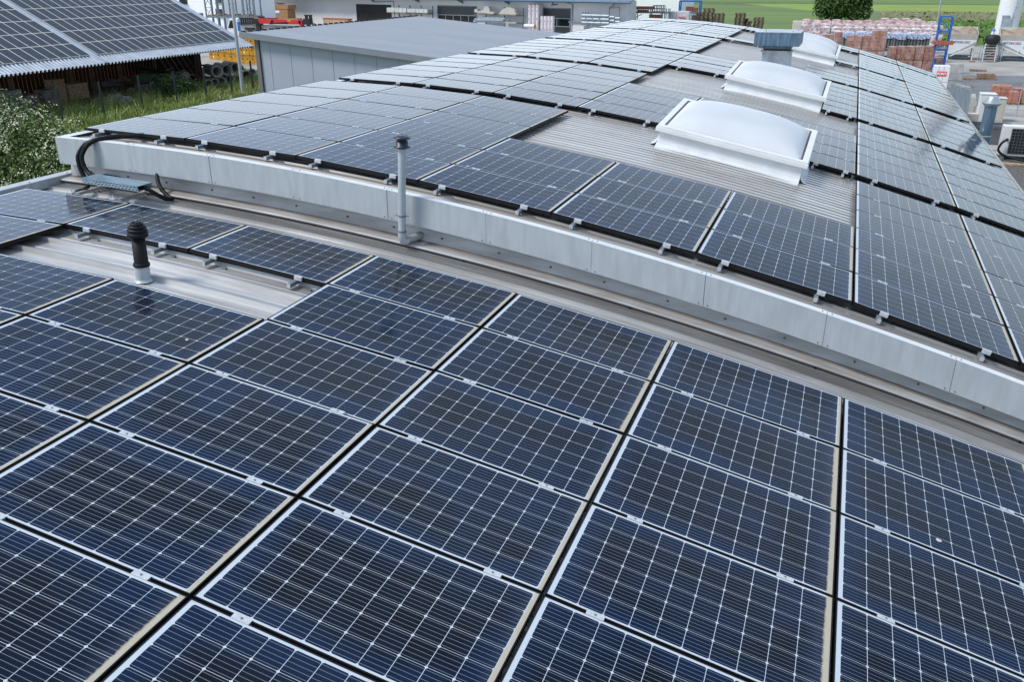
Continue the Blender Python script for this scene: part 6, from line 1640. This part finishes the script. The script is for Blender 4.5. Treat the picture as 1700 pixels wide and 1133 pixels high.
tag(mb.build('timber_boards', M['wood']), 'dark boards lying on the beam of the lattice rack', 'boards')
# loader crane truck
TY = 78.0
def tp(px, py): return aty(px, py, TY)
v = empty('crane_truck', (tp(410, 45).x, TY + 1, 0), 'white truck with folded red loader crane behind the grey shed', 'truck')
p = tp(375, 30); q = tp(397, 52)
mb = MB(); x0, x1, z1 = p.x, q.x, p.z
mb.prism([(x0, TY, 0.7), (x1, TY, 0.7), (x1, TY, z1), (x0 + 0.45, TY, z1), (x0 + 0.05, TY, z1 - 0.75), (x0, TY, z1 - 1.0)], (0, 2.3, 0)); mb.build('cab', M['white'], v, bevel=0.05)
mb = MB(); mb.prism([(x0 + 0.14, TY - 0.01, z1 - 0.95), (x0 + 0.85, TY - 0.01, z1 - 0.95), (x0 + 0.85, TY - 0.01, z1 - 0.2), (x0 + 0.5, TY - 0.01, z1 - 0.2)], (0, -0.01, 0)); mb.build('window', M['darkglass'], v)
mb = MB(); p2 = tp(394, 36); q2 = tp(397, 51); mb.bb(p2.x - 0.05, q2.x + 0.2, TY - 0.014, TY - 0.002, q2.z, p2.z); mb.build('blue_stripe', M['blue'], v)
p = tp(397, 38); q = tp(432, 55); mb = MB(); mb.bb(x1 + 0.1, tp(510, 40).x, TY, TY + 2.3, 0.95, tp(415, 41).z); mb.build('load_bed', M['concrete'], v)
mb = MB(); mb.bb(x0 + 0.4, tp(510, 40).x, TY + 0.3, TY + 2.0, 0.55, 0.9); mb.build('chassis', M['black'], v)
for x in (x0 + 0.9, x0 + 4.6, x0 + 5.9):
    mb = MB(); mb.cyl((x, TY - 0.02, 0.5), (x, TY + 0.32, 0.5), 0.5, n=20); wh = mb.build('wheel', M['rubber'], v)
    mb = MB(); mb.cyl((x, TY - 0.035, 0.5), (x, TY - 0.02, 0.5), 0.26, n=16); rm_ = mb.build('rim', M['steel_light'], wh); rm_.data.transform(Matrix.Translation(wh.location))
a = tp(430, 33.5); b = tp(501, 35.0)
mb = MB(); mb.prism([(a.x, TY - 0.2, a.z - 0.30), (b.x, TY - 0.2, b.z - 0.30), (b.x, TY - 0.2, b.z + 0.12), (a.x, TY - 0.2, a.z + 0.22)], (0, 0.4, 0)); mb.prism([(b.x - 0.15, TY - 0.2, b.z - 0.6), (b.x + 0.15, TY - 0.2, b.z - 0.6), (b.x + 0.1, TY - 0.2, b.z + 0.1), (b.x - 0.3, TY - 0.2, b.z + 0.1)], (0, 0.4, 0)); mb.build('crane_boom', M['red'], v, bevel=0.02)
mb = MB(); c = tp(450, 39.0); d = tp(479, 37.5); mb.bar((c.x, TY - 0.25, c.z), (d.x, TY - 0.25, d.z + 0.02), 0.14); mb.bar((c.x + 0.1, TY - 0.25, c.z), (c.x + 0.35, TY - 0.25, c.z + 0.35), 0.12); mb.bar((a.x + 0.2, TY - 0.1, a.z + 0.22), (tp(462, 30).x, TY - 0.1, tp(462, 30.2).z), 0.08); mb.build('hydraulic_ram', M['black'], v)
mb = MB(); c = tp(481, 33.5); mb.prism([(c.x - 0.2, TY - 0.205, c.z - 0.1), (c.x + 0.25, TY - 0.205, c.z - 0.1), (c.x + 0.32, TY - 0.205, c.z + 0.12), (c.x - 0.2, TY - 0.205, c.z + 0.1)], (0, -0.01, 0)); mb.build('yellow_plate', M['yellow'], v)
mb = MB(); c = tp(421, 34); mb.bb(c.x - 0.1, a.x, TY - 0.25, TY + 0.25, c.z - 0.35, c.z + 0.2); c2 = tp(434, 28); mb.bb(c2.x - 0.3, c2.x + 0.2, TY - 0.1, TY + 0.2, c2.z - 0.2, c2.z + 0.05)
for k in range(6): q = tp(400 + 3.6 * k, 34); mb.bb(q.x, q.x + 0.09, TY - 0.1, TY + 0.1, q.z - 0.38, q.z + 0.3)
q = tp(398, 31); r_ = tp(421, 31); mb.bb(q.x, r_.x, TY - 0.12, TY + 0.12, q.z - 0.02, q.z + 0.14); q = tp(398, 38); mb.bb(q.x, r_.x, TY - 0.12, TY + 0.12, q.z - 0.05, q.z + 0.06)
c = tp(429, 44); mb.bb(c.x - 0.15, c.x + 0.35, TY - 0.2, TY + 0.4, 0.9, c.z + 0.45); c = tp(411, 47); mb.bb(c.x - 0.3, c.x + 0.9, TY - 0.1, TY + 0.1, c.z - 0.1, c.z + 0.1)
mb.build('crane_base', M['black'], v)
mb = MB(); c = tp(511, 36); mb.bb(c.x - 0.4, c.x + 0.4, TY - 0.25, TY + 0.3, c.z - 0.25, c.z + 0.3); c = tp(512, 28); mb.bb(c.x - 0.35, c.x - 0.1, TY - 0.1, TY + 0.1, c.z - 0.3, c.z + 0.2); mb.bb(c.x + 0.1, c.x + 0.38, TY - 0.1, TY + 0.1, c.z - 0.3, c.z + 0.2); mb.bb(c.x - 0.4, c.x + 0.4, TY - 0.12, TY + 0.12, c.z + 0.1, c.z + 0.22); mb.bar((c.x + 0.4, TY, c.z - 0.5), (tp(526, 41).x, TY, tp(526, 41).z), 0.06); mb.build('grab_head', M['black'], v)
# cardboard boxes before the wall
def hcarton(px0, px1, pxm, pyt, pyb, off, label, base=None):
    a, zt = hall(px0, pyt, off); m_, _ = hall(pxm, pyt, off); b, _ = hall(px1, pyt, off); z0 = hall(px0, pyb, off)[1] if base is None else base
    root = empty('cardboard_box', hp((a + b) / 2, off, z0), label, 'box', 'large cardboard boxes stacked at the hall wall')
    mb = MB(); hbox(mb, b, a, off - abs(a - m_) * 0.6, off, z0, zt); mb.build('carton', M['cardboard'], root, bevel=0.02)
    return a, b, z0, zt, root
a, b, z0, zt, root = hcarton(449, 477, 467, 14.8, 31, 4.0, 'lower tall cardboard box with pale label at the hall wall', 0.6)
mb = MB(); q, zq = hall(457, 17, 4.02); r_, _ = hall(463.5, 17, 4.02); z2 = hall(457, 22.5, 4.02)[1]; hbox(mb, r_, q, 4.005, 4.02, z2, zq); mb.build('paper_label', M['white_print'], root)
mb = MB(); z3 = hall(457, 20.6, 4.02)[1]; hbox(mb, r_, q, 4.021, 4.03, z2, z3); mb.build('blue_label', M['blue_tarp'], root)
hcarton(447.6, 477.5, 467, 7, 14.2, 4.0, 'upper flat cardboard box on top of the tall one', zt + 0.06)
mb = MB(); c, zc = hall(457, 3.5, 3.6); zt2 = hall(457, 7, 3.6)[1]
for k in range(14): 
    mb.box(hp(c - 0.9 + rr.uniform(-1.2, 1.2), 3.5 + rr.uniform(-.3, .3), zt2 + 0.12 + rr.uniform(0, .22)), (0.5, 0.4, 0.2), rr.uniform(0, 3))
tag(mb.build('sacking', M['stone'], bevel=0.06), 'crumpled grey sacking lying on top of the cardboard boxes', 'sacking')
mb = MB(); a, z = hall(536, 31, 4); b, _ = hall(577, 31, 4); hbox(mb, b, a, 3.2, 4.0, 0, z); root = tag(mb.build('timber_crate', M['wood_light'], bevel=0.02), 'long flat timber crate with orange rim behind the grey shed ridge', 'crate')
mb = MB(); hbox(mb, b - 0.2, a, 3.15, 4.05, z + 0.003, z + 0.16); root2 = mb.build('rim', M['tile_red'], root)
mb = MB(); a, z = hall(476, 29.5, 4); b, _ = hall(495, 29.5, 4); hbox(mb, b, a, 3.2, 4.0, 0, z); tag(mb.build('pallet_crate', M['wood'], bevel=0.02), 'brown pallet crate right of the cardboard boxes behind the red boom', 'crate')

# ------------------------------------------------------------------ pallets, brick rack and packs before the field
def pallets(px0, px1, pyt, y, label, n):
    a = aty(px0, pyt, y); b = aty(px1, pyt, y); root = empty('pallet_stack', ((a.x + b.x) / 2, y, 0), label, 'pallet stack', 'stacks of wooden pallets before the field')
    zt = a.z; n = max(4, int(zt / 0.155)); h = zt / n
    for k in range(n):
        mb = MB(); j = rr.uniform(-0.11, 0.11); z = k * h
        for t in range(3): mb.bb(a.x + j + (b.x - a.x - 0.14) * t / 2, a.x + j + (b.x - a.x - 0.14) * t / 2 + 0.14, y - 0.40, y + 0.5, z, z + h * 0.52)
        for t in range(5): mb.bb(a.x + j, b.x + j, y - 0.5 + t * 0.225, y - 0.5 + t * 0.225 + 0.12, z + h * 0.52, z + h * 0.9)
        mb.build('pallet', M['wood_old'], root)
PYY = 112
for i, (px0, px1, pyt, lab) in enumerate(((1149, 1157, 24.5, 'low pallet stack beside the white wrapped packs'), (1157, 1170, 19, 'pallet stack left of the tallest one'), (1169, 1186, 13, 'tallest stack of wooden pallets before the field'), (1187, 1203, 21, 'pallet stack with orange blocks right of the tallest one'), (1222, 1238, 20.5, 'weathered grey pallet stack standing alone on the field edge'), (1236.5, 1242, 30, 'narrow short pallet stack behind the weathered one'), (1241, 1247.5, 34, 'lowest short pallet stack right of the weathered one'), (1252, 1268, 28, 'rightmost pallet stack with a wide pale top pallet'))):
    pallets(px0, px1, pyt, PYY + (i % 3) * 1.3 + (2 if 4 <= i else 0), lab, 10)
BY = 116.0
p = lambda px, py: aty(px, py, BY)
v = empty('pallet_rack', (p(1076, 20).x, BY, 0), 'grey low rack carrying an orange brick block in front of the white building', 'rack')
zz = p(1076, 20.5).z
for px in (1042, 1048, 1056, 1080, 1098, 1104, 1110):
    for yy in (BY, BY + 1):
        q = p(px, 14); mb = MB(); mb.bar((q.x, yy, 0), (q.x, yy, q.z), 0.11); mb.build('upright', M['steel'], v)
for yy in (BY, BY + 1):
    mb = MB(); mb.bar((p(1042, 20).x, yy, zz), (p(1110, 20).x, yy, zz), 0.14, 0.18); mb.build('beam', M['steel'], v)
mb = MB(); mb.bar((p(1054, 29).x, BY, p(1054, 29).z), (p(1066, 23).x, BY, p(1066, 23).z), 0.08); mb.build('brace', M['steel'], v)
mb = MB(); a = p(1049, 10.2); b = p(1083, 15.5); mb.bb(a.x, b.x, BY - 0.1, BY + 1, b.z, a.z); tag(mb.build('brick_block', M['tile_red'], bevel=0.02), 'long orange brick block on the grey rack', 'bricks')
mb = MB(); a = p(1058, 16); b = p(1075, 19.5)
for k in range(5): mb.bb(a.x + k * 0.29, a.x + k * 0.29 + 0.18, BY - 0.1, BY + 0.9, b.z, a.z)
tag(mb.build('pallet_feet', M['wood']), 'wooden pallet beneath the orange brick block on the rack', 'pallet')
v = empty('mesh_crate', (p(1092, 15).x, BY, 0), 'grey wire pallet cage on the rack beside the orange block', 'cage')
a = p(1084, 9); b = p(1101, 19.5); mb = MB()
for t in range(4): x = a.x + (b.x - a.x) * t / 3; mb.bar((x, BY, b.z), (x, BY, a.z), 0.10); mb.bar((x, BY + 1, b.z), (x, BY + 1, a.z), 0.10)
for z in (a.z, (a.z + b.z) / 2, b.z): mb.bar((a.x, BY, z), (b.x, BY, z), 0.09); mb.bar((a.x, BY + 1, z), (b.x, BY + 1, z), 0.09)
mb.build('cage_bars', M['steel'], v)
mb = MB()
for t in range(3): x = a.x + (b.x - a.x - 0.25) * t / 2; mb.bb(x, x + 0.25, BY - 0.1, BY + 0.9, b.z - 0.16, b.z - 0.05)
mb.build('pallet', M['wood'], v)
mb = MB(); a = p(1077, 24); b = p(1098, 27.2); mb.bb(a.x, b.x, BY + 0.2, BY + 1.0, max(0.1, b.z - 0.4), a.z); tag(mb.build('brick_block', M['tile_red'], bevel=0.02), 'lower orange brick row beneath the grey rack beam', 'bricks')
for i, (px0, px1, pyt, lab) in enumerate(((1111, 1123, 18.5, 'left white wrapped block pack before the white building'), (1123.5, 1144, 18, 'right white wrapped block pack with red print before the white building'))):
    a = aty(px0, pyt, 118); b = aty(px1, pyt, 118); root = wrapped((a.x + b.x) / 2, 118.5, 0, b.x - a.x, 1.0, a.z - 0.05, M['roll'], lab, 'white wrapped packs by the rack')
    if i == 1:
        mb = MB(); c = aty(1126, 27, 117.9); d = aty(1138, 29.5, 117.9); mb.bb(c.x, d.x, 117.90, 117.92, d.z, c.z); mb.build('red_print', M['pink'], root)
v = empty('pallet_rack', (aty(1146, 10, 124).x, 124, 0), 'blue portal rack with red bricks before the green field', 'rack')
a = aty(1128.5, 1.5, 124); b = aty(1162.5, 1.5, 124)
for x in (a.x, b.x):
    for yy in (124, 125.2):
        mb = MB(); mb.bar((x, yy, 0), (x, yy, a.z), 0.16); mb.build('upright', M['blue'], v)
mb = MB(); mb.bar((a.x, 124, a.z), (b.x, 124, a.z), 0.16); mb.bar((a.x, 125.2, a.z), (b.x, 125.2, a.z), 0.16); z2 = aty(1146, 21, 124).z
for x in (a.x, b.x): mb.bar((x, 124, a.z), (x, 125.2, a.z), 0.1); mb.bar((x, 124, z2), (x, 125.2, a.z), 0.06)
mb.build('beam', M['blue'], v)
mb = MB(); mb.bar((a.x, 124, z2), (b.x, 124, z2), 0.14); mb.build('beam', M['blue'], v)
a = aty(1139, 10.5, 124.3); b = aty(1150, 19, 124.3); c = aty(1158, 12.5, 124.3); mb = MB()
for r_ in range(4):
    for k in range(5):
        x = a.x + k * (c.x - a.x) / 5; zt_ = a.z if k < 3 else c.z
        z = z2 + 0.1 + (zt_ - z2 - 0.1) * r_ / 4; mb.bb(x, x + (c.x - a.x) / 5 * 0.93, 124.2, 125, z, z + (zt_ - z2 - 0.1) / 4 * 0.92)
tag(mb.build('brick_heap', M['brick']), 'red bricks piled on the blue portal rack', 'bricks')
for i, (px, py, lab) in enumerate(((1325, 40, 'large pale concrete block peeking over the far skylight'), (1293, 48, 'rounded pale foil bundle left of the far skylight'))):
    c = aty(px, py, 104); mb = MB()
    if i == 0: mb.bb(c.x - 0.55, c.x + 0.5, 103.5, 104.5, 0, c.z + 0.35)
    else: mb.lathe((c.x, 104, 0), [(0.55, 0), (0.6, c.z * 0.7), (0.35, c.z - 0.05), (0, c.z)], 16)
    tag(mb.build(('concrete_block', 'foil_bundle')[i], M['cream'] if i == 0 else M['roll'], bevel=0.04 if i == 0 else 0), lab, ('concrete block', 'bundle')[i])
